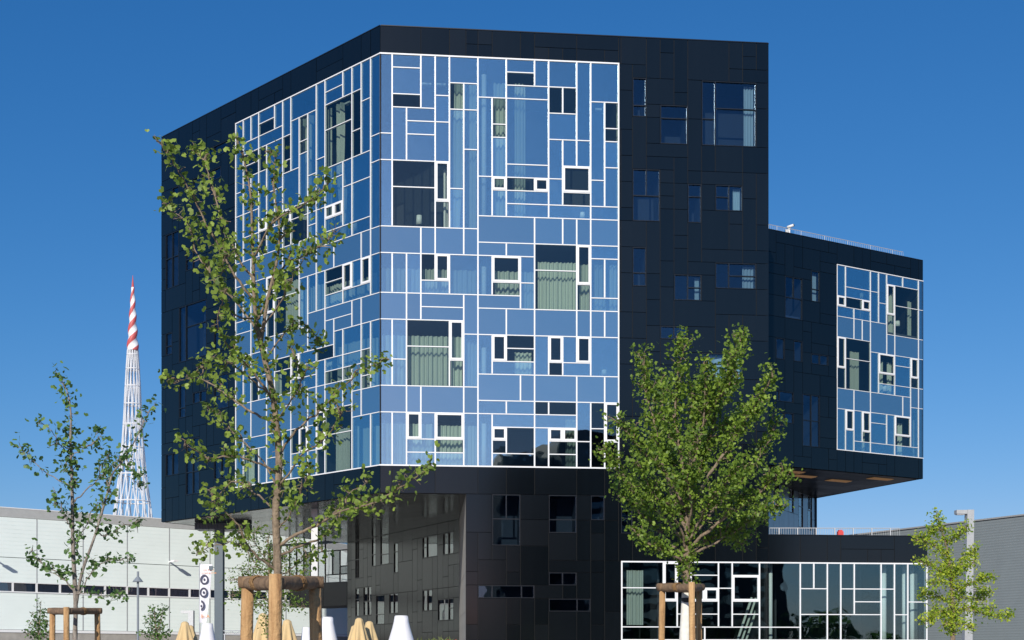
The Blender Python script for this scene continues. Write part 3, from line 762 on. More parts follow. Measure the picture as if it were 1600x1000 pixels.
for k in range(3):
    a = FF.P(uw0+(8.1+.5*k)*MW, 1.0, -1.2-.5*k); b = FF.P(uw0+(9.9+.5*k)*MW, 5.0, -1.2-.5*k); mm.tube([a, b], .07, 6)
mm.build('stair_stringer', M['curtain'], bld)

# glazed stair tower below the right-hand box
FT = Face((16.0, 84.4), rb2)
n = int(FT.len/1.1)
ucT = [FT.len*i/n for i in range(n+1)]; zcT = [ZRB-.9*i for i in range(16)]; zcT = [z for z in zcT if z > .3]+[.02]
winsT = [(1210, 757, 1216, 800, [('h', .3)]), (1232, 762, 1241, 795, [('h', .45)]), (1247, 775, 1251, 822, [('h', .4)]), (1261, 772, 1268.5, 830, [('v', .5, 0, .4), ('h', .42)])]
cladding(FT, ucT, zcT, lambda x, y: True, winsT, 'stair tower cladding under the right-hand box, sky light put into its colour', 'panel_sky_tone', 'grey_glass', seed=4, deep=.5, maxw=1)

# far volume below the overhang, glazed and grey
FV = Face((-17.5, 97.0), (-12.45, 93.2))
zv0 = EYE+(HY-846)/F*93.1; zv1 = EYE+(HY-909)/F*93.1; zv2 = EYE+(HY-946)/F*93.1
upV = [FV.len*i/8 for i in range(9)]; zpV = [zv0-(zv0-zv1)*k/5 for k in range(6)]
pv = P("0,0,1,5 1,0,2,5 2,0,3,1 2,1,3,5,D 3,0,4,5 4,0,5,5 5,0,8,1 5,1,6,4 6,1,7,4,D 7,1,8,3 7,3,8,4,D 5,4,7,5 7,4,8,5")
fr = MB(); FV.box(fr, 0, FV.len, zv0-.04, zv0+.04, -.1, .02); FV.box(fr, 0, FV.len, zv1-.04, zv1+.04, -.1, .02)
gr = fr.build('glass_facade', M['dark_frame'], bld); gr['label'] = 'grey glazed bay far under the overhang'
for (a, b, c, d, k) in pv:
    mm = MB(); u0, u1, z0, z1 = upV[a], upV[c], zpV[d], zpV[b]
    FV.box(mm, u0, u0+.07, z0+.04, z1-.04, -.1, .03); mm.build('mullion', M['dark_frame'], gr)
    mm = MB(); FV.box(mm, u0+.07, u1, z0+.04, z1-.04, -.04, -.02, .003); mm.build('glass_pane', M['grey_glass' if k == 'D' else 'pale_bay_glass'] if 'pale_bay_glass' in M else M['grey_glass'], gr)
mm = MB(); FV.box(mm, .03, FV.len, zv2+.05, ZB+.2, -4, -.6); mm.build('core_wall', M['interior'], bld)
cladding(FV, [FV.len*i/5 for i in range(6)], [zv1-.04, (zv1+zv2)/2, zv2], lambda x, y: True, [], 'dark band below the far glazed bay', 'panel_grey', seed=2)
FV2 = Face((-19, 98.1), (-12.45, 93.2))
mm = MB(); FV2.box(mm, 0, FV2.len, zv0+.05, ZB+.3, -.3, -.02); ww = mm.build('clad_wall', M['panel_grey'], bld)

# steel columns carrying the overhang
mm = MB(); c = px(343, 900, 79.5); mm.box(c.x-.27, c.x+.27, c.y-.27, c.y+.27, 0, ZB-.45)
cc = mm.build('steel_column', M['steel'], bld); cc['label'] = 'dark blue-grey square column under the flank'
mm = MB(); mm.box(c.x-1.5, c.x+1.9, c.y-.4, c.y+.9, ZB-.45, ZB-.02)
for i in range(18): mm.box(c.x-1.45+i*.19, c.x-1.40+i*.19, c.y-.46, c.y-.401, ZB-.44, ZB-.04)
mm.build('column_head', M['steel'], cc)
mm = MB(); c = px(492, 900, 72); mm.box(c.x-.19, c.x+.19, c.y-.19, c.y+.19, 0, ZB-.01)
cc = mm.build('steel_column', M['galv'], bld); cc['label'] = 'pale grey square column near the corner'

# roof railings
def railing(a, b, h, n, posts, name, r=.02, big=.03):
    mm = MB(); a = Vector(a); b = Vector(b); up = Vector((0, 0, h))
    mm.tube([a+up, b+up], r, 5); mm.tube([a+up*.08, b+up*.08], r*.8, 5)
    root = mm.build(name, M['rail'], bld)
    for i in range(n+1):
        p = a+(b-a)*i/n; q = MB(); isb = i % posts == 0
        w_ = big if isb else r*.55
        q.box(p.x-w_/2, p.x+w_/2, p.y-w_/2, p.y+w_/2, p.z, p.z+h-.003)
        q.build('baluster', M['rail'], root)
ar = FF.P(FF.len+.2, ZWT-.1, -2.2); ar.z = ZWT-.1; brr = FF.P(FF.u_at(1424), ZWT-.1, -1.6); brr.z = ZWT-.1
railing(ar, brr, .72, 60, 8, 'terrace_railing', .025, .06)
ar = FF.P(FF.len-1, ZWT-.1, -9.5); brr = FF.P(FF.u_at(1400), 0, -9.5); brr.z = ZWT-.1
a2 = FRR.P(.4, ZRT+.04, -.3); b2 = FRR.P(FRR.u_at(1416), ZRT+.04, -.3)
railing(a2, b2, .42, 90, 12, 'roof_railing', .022, .03)
# ---------------------------------------------------------------- things on and about the building
p = FRR.P(FRR.u_at(1235), ZRT+.05, -.1)
cm = thing('security_camera', 'white security camera on a bracket at the roof edge of the right-hand box', 'security camera', p)
q = MB(); q.tube([p, p+Vector((0, 0, .25))], .06, 8); q.tube([p+Vector((-.02, 0, .1)), p+Vector((-.12, -.05, .22)), p+Vector((.03, -.05, .34))], .05, 8); q.build('bracket', M['white'], cm)
q = MB(); a = p+Vector((-.16, -.05, .38)); b = p+Vector((.24, -.15, .5)); q.tube([a, b], .095, 12); q.build('camera_housing', M['white'], cm, True)
q = MB(); d = (b-a).normalized(); q.tube([b+d*.004, b+d*.05], .075, 12); q.build('lens', M['black'], cm)
q = MB(); q.box(p.x-.28, p.x-.1, p.y-.1, p.y+.1, p.z+.002, p.z+.24); q.build('junction_box', M['galv'], cm)

p = FF.P(FF.u_at(1325), ZWT-.2, -1.2); p.z = ZWT-.2
rm = thing('roof_winch', 'small red machine with black feet behind the terrace railing', 'machine', p)
q = MB(); q.box(p.x-.15, p.x+.15, p.y-.15, p.y+.15, p.z+.36, p.z+.56); q.prism([(p.x-.1, p.y-.14), (p.x+.1, p.y-.14), (p.x+.1, p.y+.14), (p.x-.1, p.y+.14)], p.z+.561, p.z+.64); q.build('body', M['red'], rm)
for sx in (-.14, 0, .14):
    q = MB(); q.box(p.x+sx-.04, p.x+sx+.04, p.y-.1, p.y+.1, p.z, p.z+.36); q.build('leg', M['black'], rm)
q = MB(); q.box(p.x+.23, p.x+.40, p.y-.1, p.y+.1, p.z+.001, p.z+.30); q.build('white_box', M['cone'], rm)

# white hall on the left
FH = Face((-44.9, 84.1), (-37.3+9.5*2.75, 90+7.4*2.75))
fs = Face((-37.3, 90), (-27.8, 97.4))
ZH = EYE+237*90/F
hall = thing('white_hall', 'long white metal-clad hall with a strip of dark windows, behind on the left', 'hall', (-37.3, 90, 0))
def zh(y, x=57.5): return fs.z_at(x, y)
z_par = zh(811); z1 = zh(873, 57.5); z2t = zh(912); z2b = zh(925); z_bot = zh(984)
u_of = lambda x: (lambda P_: (Vector((P_.x, P_.y))-FH.a).dot(FH.d))(fs.P(fs.u_at(x), 0))
seam0 = u_of(57.5); step = (u_of(264.6)-seam0)/3
bk = MB(); FH.box(bk, 0, FH.len, 0, ZH-.02, -12, -.12); core = bk.build('hall_wall', M['backing'], hall)
pb = MB()
zz = z_par+.02; nrib = 9
for i in range(nrib):
    za = zz+(ZH-zz)*i/nrib; FH.box(pb, 0, FH.len, za, za+(ZH-zz)/nrib*.6, -.1, .03); FH.box(pb, 0, FH.len, za+(ZH-zz)/nrib*.6+.001, za+(ZH-zz)/nrib-.001, -.1, .0)
pb.build('parapet', M['galv_light'], hall)
cpz = MB(); FH.box(cpz, 0, FH.len, ZH+.002, ZH+.07, -.3, .05); cpz.build('coping', M['white'], hall)
us = []; u = seam0
while u > 0: us.append(u); u -= step
us.append(0); us.reverse(); u = seam0+step
while u < FH.len: us.append(u); u += step
us.append(FH.len)
for i in range(len(us)-1):
    a, b = us[i]+.025, us[i+1]-.025
    if b-a < .2: continue
    for (zb_, zt_) in ((z1+.02, z_par-.01), (z2t+.06, z1-.02), (z_bot, z2b-.09)):
        q = MB(); nn = max(3, round((zt_-zb_)/.30))       # horizontal cassettes, each a shallow step
        for k in range(nn):
            za = zb_+(zt_-zb_)*k/nn; zc = zb_+(zt_-zb_)*(k+1)/nn
            FH.box(q, a, b, za+.010, zc-.010, -.012, .0)
        FH.box(q, a, b, zb_, zt_, -.10, -.012)
        q.build('wall_panel', M['wall_white'], core)
    q = MB(); FH.box(q, us[i+1]-.035, us[i+1]+.035, z_bot, z2b-.1, -.05, .02); FH.box(q, us[i+1]-.03, us[i+1]+.03, z2t+.07, z_par-.02, -.05, .02); q.build('downpipe', M['galv'], core)
    mid = (us[i]+us[i+1])/2
    for (c, d) in ((us[i], mid), (mid, us[i+1])):
        q = MB(); FH.box(q, c+.07, d-.07, z2b, z2t, -.1, -.07); q.build('window_pane', M['window_strip'], core)
        q = MB(); FH.box(q, c-.07, c+.07, z2b, z2t, -.1, .01); q.build('mullion', M['white'], core)
q = MB(); FH.box(q, 0, FH.len, z2t, z2t+.06, -.1, .02); FH.box(q, 0, FH.len, z2b-.09, z2b, -.1, .06); q.build('window_frame', M['white'], core)
q = MB(); FH.box(q, 0, FH.len, z_bot-.22, z_bot-.02, -.1, .06); q.build('base_rail', M['white'], core)
q = MB(); FH.box(q, 0, FH.len, 0, z_bot-.23, -.1, .0); q.build('plinth', M['concrete'], core)
# wall lights with long arms: they throw the slanting shadows
for (x, y) in ((264.6, 878), (-13, 884)):
    uu = u_of(x); zz = zh(y, x) if x > 0 else zh(874.5, 57.5)
    if uu < 0: continue
    q = MB(); a = FH.P(uu, zz, 0); b = FH.P(uu, zz, 1.7); q.box(min(a.x, a.x+.01)-.05, a.x+.05, b.y, a.y, zz-.03, zz+.03) if False else FH.box(q, uu-.05, uu+.05, zz-.04, zz+.04, 0, .75)
    FH.box(q, uu-.17, uu+.17, zz-.06, zz+.06, .75, 1.35)
    lm = q.build('wall_light', M['cone'], core)

# grey corrugated hall on the right
FG = Face((25.0, 94.3), (46, 57.7))
ZG = EYE+9.35
gh = thing('grey_hall', 'grey corrugated hall with a louvred vent, receding on the right', 'hall', (30, 85.6, 0))
q = MB(); nr_ = 62; hh = ZG/nr_
q2 = MB(); FG.box(q2, 0, FG.len, 0, ZG-.05, -14, -.1); wb = q2.build('hall_wall', M['backing'], gh)
vs = []
for i in range(nr_):
    z = i*hh
    for (dz, dp) in ((0, 0), (hh*.45, 0), (hh*.6, .007), (hh*.9, .007)):
        vs.append(FG.P(0, z+dz, dp-.03)); vs.append(FG.P(FG.len, z+dz, dp-.03))
q.v = [tuple(v) for v in vs]; q.f = [(2*i, 2*i+1, 2*i+3, 2*i+2) for i in range(len(vs)//2-1)]
tag(q.build('corrugated_sheet', M['wall_grey'], wb), kind='stuff')
q = MB(); FG.box(q, 0, FG.len, ZG-.04, ZG+.06, -.3, .06); q.build('coping', M['galv'], wb)
ua, ub = FG.u_at(1492), FG.u_at(1543); zt = FG.z_at(1543, 916); zb = FG.z_at(1543, 947)
q = MB(); FG.box(q, ua, ub, zt, zt+.08, 0, .1); FG.box(q, ua, ub, zb-.08, zb, 0, .1); FG.box(q, ua-.08, ua, zb-.08, zt+.08, 0, .1); FG.box(q, ub, ub+.08, zb-.08, zt+.08, 0, .1)
lv = q.build('vent_frame', M['galv'], wb)
for k in range(9):
    z = zb+(zt-zb)*k/9; q = MB(); q.hexa([FG.P(ua, z, .09), FG.P(ub, z, .09), FG.P(ub, z+.02, .03), FG.P(ua, z+.02, .03), FG.P(ua, z+.02, .09), FG.P(ub, z+.02, .09), FG.P(ub, z+.13, .03), FG.P(ua, z+.13, .03)])
    q.build('louvre_slat', M['galv'], wb)

# lattice tower far behind
DT = 260.0; s_ = DT/F
tx = (207.5-800)*s_
tower = thing('lattice_tower', 'tall white lattice mast with a red and white striped spire, far behind the left hall', 'tower', (tx, DT, 0))
def tz(y): return EYE+(HY-y)*s_
prof = [(1042, 46), (900, 38), (809, 29.5), (776, 25), (740, 20.5), (700, 16.8), (660, 14), (620, 12.3), (580, 10.3), (547, 8.2)]
def rad(z):
    for i in range(len(prof)-1):
        za, zb = tz(prof[i][0]), tz(prof[i+1][0])
        if z <= zb: 
            f = (z-za)/(zb-za); f = max(0, f); return (prof[i][1]*(1-f)+prof[i+1][1]*f)*s_
    return prof[-1][1]*s_
zt_ = tz(547); nb = 14
for sgn in (1, -1):
    for k in range(nb):
        pts = []; rr = []
        for i in range(21):
            z = zt_*i/20; an = 2*math.pi*k/nb+sgn*(2.2*i/20); r = rad(z); pts.append((tx+r*math.cos(an), DT+r*math.sin(an), z)); rr.append(.15-.06*i/20)
        q = MB(); q.tube(pts, rr, 4); q.build('lattice_bar', M['white'], tower)
for y in (940, 870, 784, 742, 700, 664, 632, 604, 577, 555):
    z = tz(y); r = rad(z); q = MB(); q.tube([(tx+r*math.cos(2*math.pi*i/20), DT+r*math.sin(2*math.pi*i/20), z) for i in range(21)], .14, 4); q.build('ring', M['white'], tower)
# spire with a spiral rib, alternating red and white strips
q = MB(); nS = 72; seg = 32
zs0, zs1 = tz(548), tz(449)
SM = [M['white'], M['spire_red']]
q.v = []; mi = []
for i in range(nS+1):
    f = i/nS; z = zs0+(zs1-zs0)*f; r = (8.6*(1-f)+2.4*f)*s_
    for k in range(seg):
        an = 2*math.pi*k/seg; ph = an*2-f*2*math.pi*4.2+1.8
        rr = r*(1+.13*math.cos(ph*1.0)); q.v.append((tx+rr*math.cos(an), DT+rr*math.sin(an), z))
for i in range(nS):
    for k in range(seg):
        a = i*seg+k; b = i*seg+(k+1) % seg; q.f.append((a, b, b+seg, a+seg))
        an = 2*math.pi*(k+.5)/seg; ph = (2*an-(i+.5)/nS*2*math.pi*4.2) % (2*math.pi); mi.append(0 if ph < math.pi*1.12 else 1)
sp = q.build('spire', SM[0], tower); sp.data.materials.append(SM[1]); sp.data.polygons.foreach_set('material_index', mi)
q = MB(); q.tube([(tx, DT, zs1-.1), (tx, DT, tz(430))], [2.2*s_, .25*s_], 8); q.build('spire_tip', M['spire_red'], tower)

# ---------------------------------------------------------------- street furniture
c = px(1507, 900, 30)
sl = thing('street_lamp', 'pale grey square lamp post with an arm to the left beside the grey hall', 'street lamp', (c.x, c.y, 0))
zt = px(1507, 797, 30).z
q = MB(); q.hexa([(c.x-.08, c.y-.11, 0), (c.x+.13, c.y-.11, 0), (c.x+.13, c.y+.11, 0), (c.x-.08, c.y+.11, 0), (c.x+.04, c.y-.1, zt), (c.x+.20, c.y-.1, zt), (c.x+.20, c.y+.1, zt), (c.x+.04, c.y+.1, zt)]); q.build('post', M['galv'], sl)
q = MB(); q.box(c.x-.22, c.x+.038, c.y-.09, c.y+.09, zt-.10, zt-.005); q.build('arm', M['galv'], sl)
q = MB(); q.box(c.x-.2, c.x-.02, c.y-.06, c.y+.06, zt-.12, zt-.101); q.build('lamp_lens', M['cone'], sl)
c = px(299, 900, 62); zt = px(299, 954, 62).z
sl = thing('street_lamp', 'short grey post with an arm to the left in front of the banner', 'street lamp', (c.x, c.y, 0))
q = MB(); q.box(c.x-.13, c.x+.13, c.y-.13, c.y+.13, 0, zt); q.build('post', M['galv'], sl)
q = MB(); q.box(c.x-.5, c.x-.131, c.y-.1, c.y+.1, zt-.14, zt-.01); q.build('arm', M['galv'], sl)
c = px(215.5, 900, 55)
sl = thing('street_lamp', 'slim lamp post with a conical shade in front of the white hall', 'street lamp', (c.x, c.y, 0))
zt = px(215, 893, 55).z; z1_ = px(215, 909, 55).z; z0_ = px(215, 901, 55).z
q = MB(); q.tube([(c.x, c.y, 0), (c.x, c.y, zt)], .05, 8); q.build('pole', M['lamp_grey'], sl)
q = MB(); q.lathe(c.x, c.y, [(.24, z1_), (.06, z0_)], 14); q.build('lamp_shade', M['lamp_grey'], sl)
# dark lamp post hidden mostly by the trunk
c = px(421, 900, 45)
sl = thing('street_lamp', 'thin black lamp post half hidden behind the large staked tree', 'street lamp', (c.x, c.y, 0))
zt = px(421, 930-75, 45).z; q = MB(); q.tube([(c.x, c.y, 0), (c.x, c.y, zt)], .04, 8); q.build('pole', M['black'], sl)
q = MB(); q.box(c.x-.08, c.x+.16, c.y-.08, c.y+.08, zt+.003, zt+.12); q.build('lamp_head', M['black'], sl)

# banner
DBn = 60.0
bx = px(312, 900, DBn); bn = thing('banner_flag', 'white beach flag with three dark ringed eyes and orange lettering', 'banner', (bx.x, bx.y, 0))
q = MB(); q.tube([(bx.x, bx.y, 0), (bx.x, bx.y, px(312, 880, DBn).z)], .03, 8); q.build('pole', M['galv'], bn)
def bw(y): return 19.5-(y-882)/90*9      # flag tapers to the foot
q = MB(); nn = 16; k2 = DBn/F
for side_ in (-.005, .005):
    for i in range(nn+1):
        y = 882+91*i/nn; z = px(0, y, DBn).z
        for j in range(7):
            xx = 312.8+bw(y)*j/6; q.v.append(((xx-800)*k2, DBn-.05+.05*math.sin(j*.9+i*.35)+side_, z))
m0 = (nn+1)*7
for i in range(nn):
    for j in range(6):
        a = i*7+j; q.f.append((a, a+7, a+8, a+1)); q.f.append((a+m0, a+1+m0, a+8+m0, a+7+m0))
q.build('flag_cloth', M['banner_white'], bn, True)
def ring(cx, cy, r0, r1, sx=1.0, a0=0, a1=2*math.pi, m_='banner_ink'):
    q = MB(); n = 22
    for i in range(n+1):
        an = a0+(a1-a0)*i/n
        for r in (r0, r1): q.v.append(((cx+sx*r*math.cos(an)-800)*k2, DBn-.125, EYE+(HY-(cy-r*math.sin(an)))*k2))
    q.f = [(2*i, 2*i+1, 2*i+3, 2*i+2) for i in range(n)]
    q.build('printed_ring', M[m_], bn)
for (cx, cy, f_) in ((320.3, 906, 1), (319.2, 926, .92), (317.3, 946, .62)):
    if f_ > .8: ring(cx, cy, 5.0, 8.0, .72*f_+.1); ring(cx, cy, .01, 2.2, .75)
    else: ring(cx-2.2, cy, 4.6, 8.0, .7, -math.pi/2, math.pi/2); ring(cx-2, cy+1, .01, 2.0, .6)
def text(body, x, y, h, D, m_, parent, name='lettering', italic=0):
    cu = bpy.data.curves.new(name, 'FONT'); cu.body = body; cu.size = h*D/F*1.35; cu.shear = italic; cu.extrude = .002
    o = bpy.data.objects.new(name+'_src', cu); COL.objects.link(o)
    dg = bpy.context.evaluated_depsgraph_get(); me = bpy.data.meshes.new_from_object(o.evaluated_get(dg))
    bpy.data.objects.remove(o)
    p_ = px(x, y, D-.13)
    me.transform(Matrix.Rotation(R(90), 4, 'X')); me.materials.clear(); me.materials.append(M[m_])
    o = bpy.data.objects.new(name, me); COL.objects.link(o); o.parent = parent; o.location = p_-WORLD[parent.name]; WORLD[o.name] = p_
    return o
text("EYE TWO", 316.5, 892, 3.0, DBn, 'orange', bn); text("WORKS & AFTER", 313.6, 896.5, 2.4, DBn, 'orange', bn); text("B~A", 314, 965.5, 5.5, DBn, 'orange', bn)
q = MB(); a = px(326.5, 885, DBn-.16); q.box(a.x, a.x+.19, a.y-.02, a.y+.02, a.z-.17, a.z+.02); q.build('clip', M['steel'], bn)

# pale cone-shaped outdoor lights
def cone(cx, ytop, w, D, label, fl=1.0):
    c = px(cx, ytop, D); k = D/F; H = c.z
    r0 = w/2*k
    cn = thing('cone_light', label, 'outdoor light', (c.x, D, 0), 'white cones on the forecourt')
    prof = [(r0*(1+v*fl), H*(1-t)) for v, t in ((2.9, 1), (2.75, .85), (2.3, .65), (1.95, .52), (1.6, .42), (1.3, .35), (1.0, .28), (.66, .2), (.36, .13), (.12, .06), (.0, .005))]
    q = MB(); q.lathe(c.x, D, prof, 40); q.build('cone_shell', M['cone'], cn, True)
    q = MB(); q.lathe(c.x, D, [(r0*.98, H*.996), (r0*.9, H+.01)], 30); q.build('top_cap', M['cone'], cn)
cone(627, 962.5, 21, 38, 'tall white cone nearest the dark wall, tallest of the four')
cone(512, 964.5, 17, 42, 'white cone just right of the large tree stakes', .9)
cone(479, 980.5, 13, 48, 'low white cone between the legs of the large tree stakes', .7)
cone(324, 974.5, 17, 45, 'white cone in front of the dark blue column on the left', .7)

# closed parasols
def parasol(cx, ytop, D, label, w=1.0):
    c = px(cx, ytop, D); H = c.z
    pr = thing('closed_parasol', label, 'parasol', (c.x, D, 0), 'folded beige parasols')
    q = MB(); q.tube([(c.x, D, 0), (c.x, D, H-.05)], .03, 8); q.build('pole', M['galv'], pr)
    ph = random.uniform(0, 6)
    def md(an, z): 
        t = max(0, min(1, (H-z)/1.6)); return 1+.42*t*math.sin(7*an+ph+z*.6)+.15*t*math.sin(3*an+ph)
    q = MB(); q.lathe(c.x, D, [(.20*w, H-2.0), (.34*w, H-1.65), (.36*w, H-1.2), (.30*w, H-.8), (.22*w, H-.45), (.14*w, H-.15), (.12*w, H-.05), (.05*w, H)], 48, md); q.build('folded_canopy', M['beige'], pr, True)
parasol(561, 965.5, 40, 'tallest folded beige parasol in the right-hand trio')
parasol(577, 970.5, 40.8, 'folded beige parasol at the right of the trio')
parasol(554.5, 977, 41.5, 'lower folded parasol at the left of the trio')
parasol(289, 971, 40, 'folded beige parasol left of the banner foot')
parasol(297, 977, 41, 'lower folded parasol close to the grey lamp post')
parasol(411, 958, 36, 'folded beige parasol behind the left stake of the large tree')
parasol(449, 968, 38, 'folded beige parasol behind the large tree trunk')
# truss
a = px(349, 985, 50); b = px(449, 985.5, 50); z1_, z0_ = px(0, 985.5, 50).z, px(0, 991, 50).z
tr = thing('stage_truss', 'low grey lattice truss behind the stakes of the large tree', 'truss', ((a.x+b.x)/2, 50, 0))
for z in (z0_, z1_):
    q = MB(); q.tube([(a.x, 50, z), (b.x, 50, z)], .02, 6); q.build('chord', M['galv'], tr)
for i in range(16):
    x0 = a.x+(b.x-a.x)*i/16; x1 = a.x+(b.x-a.x)*(i+1)/16; q = MB(); q.tube([(x0, 50, z0_ if i % 2 else z1_), (x1, 50, z1_ if i % 2 else z0_)], .012, 5); q.build('lattice_bar', M['galv'], tr)
for x in (a.x+.05, b.x-.05):
    q = MB(); q.tube([(x, 50, 0), (x, 50, z0_)], .03, 6); q.build('leg', M['galv'], tr)

# tree stakes
def stakes(name_label, D, top, ybeam, posts, rb, rp, ropes, dys):
    """posts: list of (x_top, x_bottom); beams join consecutive posts"""
    c = px(top, 1000, D); st = thing('tree_stake_frame', name_label, 'tree stakes', (c.x, D, 0), 'timber stakes round the young trees')
    P3 = []
    for (xt, xb), dy in zip(posts, dys):
        t = px(xt, ybeam, D+dy); b = px(xb, HY+EYE*F/D, D+dy); b.z = 0; t2 = Vector((t.x, t.y, t.z-rb*.9))
        if len(P3) == 1: sh = Vector((0, -rb*1.7, 0)); b = b+sh; t2 = t2+sh+Vector((0, 0, rb*2.1))
        q = MB(); q.tube([b+(t2-b)*i/8 for i in range(9)], [rp*(1.06-.08*i/8) for i in range(9)], 14, wob=.015); q.build('post', M['stake'], st, True); P3.append(t)
    for i in range(len(P3)):
        a, b = P3[i], P3[(i+1) % len(P3)]; 
        dz = (i-1)*rb*.12; d = (b-a).normalized()
        a2 = a-d*rb*1.4+Vector((0, 0, dz)); b2 = b+d*rb*1.4+Vector((0, 0, dz))
        q = MB(); q.tube([a2]+[a2+(b2-a2)*k/8 for k in range(1, 8)]+[b2], [rb*.93]+[rb*random.uniform(.96, 1.05) for _ in range(7)]+[rb*.93], 16, wob=.02)
        q.build('cross_beam', M['log'], st, True)
    for (i, f) in ropes:
        a, b = P3[i], P3[(i+1) % len(P3)]; cc_ = a+(b-a)*f; d = (b-a).normalized(); q = MB()
        u_ = d.cross(Vector((0, 0, 1))).normalized(); v_ = Vector((0, 0, 1)); pts = []
        for k in range(49):
            an = 2*math.pi*k/12; pts.append(cc_+d*(k/49-.5)*rb*1.6+u_*math.cos(an)*rb*1.12+v_*math.sin(an)*rb*1.12)
        q.tube(pts, rb*.14, 6); q.build('rope', M['rope'], st, True)
    return P3
# ---------------------------------------------------------------- trees
def smooth_path(pts, n):
    """Catmull-Rom through the points"""
    P_ = [pts[0]*2-pts[1]]+pts+[pts[-1]*2-pts[-2]]; out = []
    for i in range(1, len(P_)-2):
        for k in range(n):
            t = k/n; a, b, c, d = P_[i-1], P_[i], P_[i+1], P_[i+2]
            out.append(.5*((2*b)+(c-a)*t+(2*a-5*b+4*c-d)*t*t+(3*b-a-3*c+d)*t*t*t))
    out.append(P_[-2]); return out

class Leaves:
    def __init__(s): s.v = []; s.f = []
    def fan(s, p, size, rnd, up=.5):
        """a ginkgo leaf: notched fan with a stalk, slightly cupped"""
        n = Vector((rnd.gauss(0, 1), rnd.gauss(0, 1)-.45, rnd.gauss(0, 1)+up)).normalized()
        t = Vector((rnd.gauss(0, 1), rnd.gauss(0, 1), rnd.gauss(-.2, .8))); t = (t-n*t.dot(n)).normalized(); b = n.cross(t)
        o = len(s.v); cup = rnd.uniform(-.25, .3)*size
        s.v.append(tuple(p)); 
        pr = [(-62, .72), (-40, 1.0), (-18, 1.04), (0, .72), (18, 1.04), (40, 1.0), (62, .72)]
        for a, r in pr:
            a = R(a); r *= size*rnd.uniform(.92, 1.06); s.v.append(tuple(p+t*math.cos(a)*r+b*math.sin(a)*r+n*cup*abs(math.sin(a))))
        for i in range(1, 7): s.f.append((o, o+i, o+i+1))
    def blade(s, p, size, rnd, dirv=None, w=.32):
        d = Vector((rnd.gauss(0, 1), rnd.gauss(0, 1), rnd.gauss(-.1, .6))) if dirv is None else Vector(dirv)+Vector((rnd.gauss(0, .4), rnd.gauss(0, .4), rnd.gauss(0, .4)))
        d.normalize(); n = Vector((rnd.gauss(0, .7), rnd.gauss(0, .7)-.3, 1)); n = (n-d*n.dot(d)).normalized(); b = n.cross(d)
        o = len(s.v)
        s.v += [tuple(p), tuple(p+d*size*.5+b*size*w), tuple(p+d*size+n*size*-.12), tuple(p+d*size*.5-b*size*w)]
        s.f += [(o, o+1, o+2), (o, o+2, o+3)]
    def build(s, name, m_, parent, kind='stuff'):
        q = MB(); q.v = s.v; q.f = s.f; o = q.build(name, m_, parent); 
        if kind: o['kind'] = kind
        return o

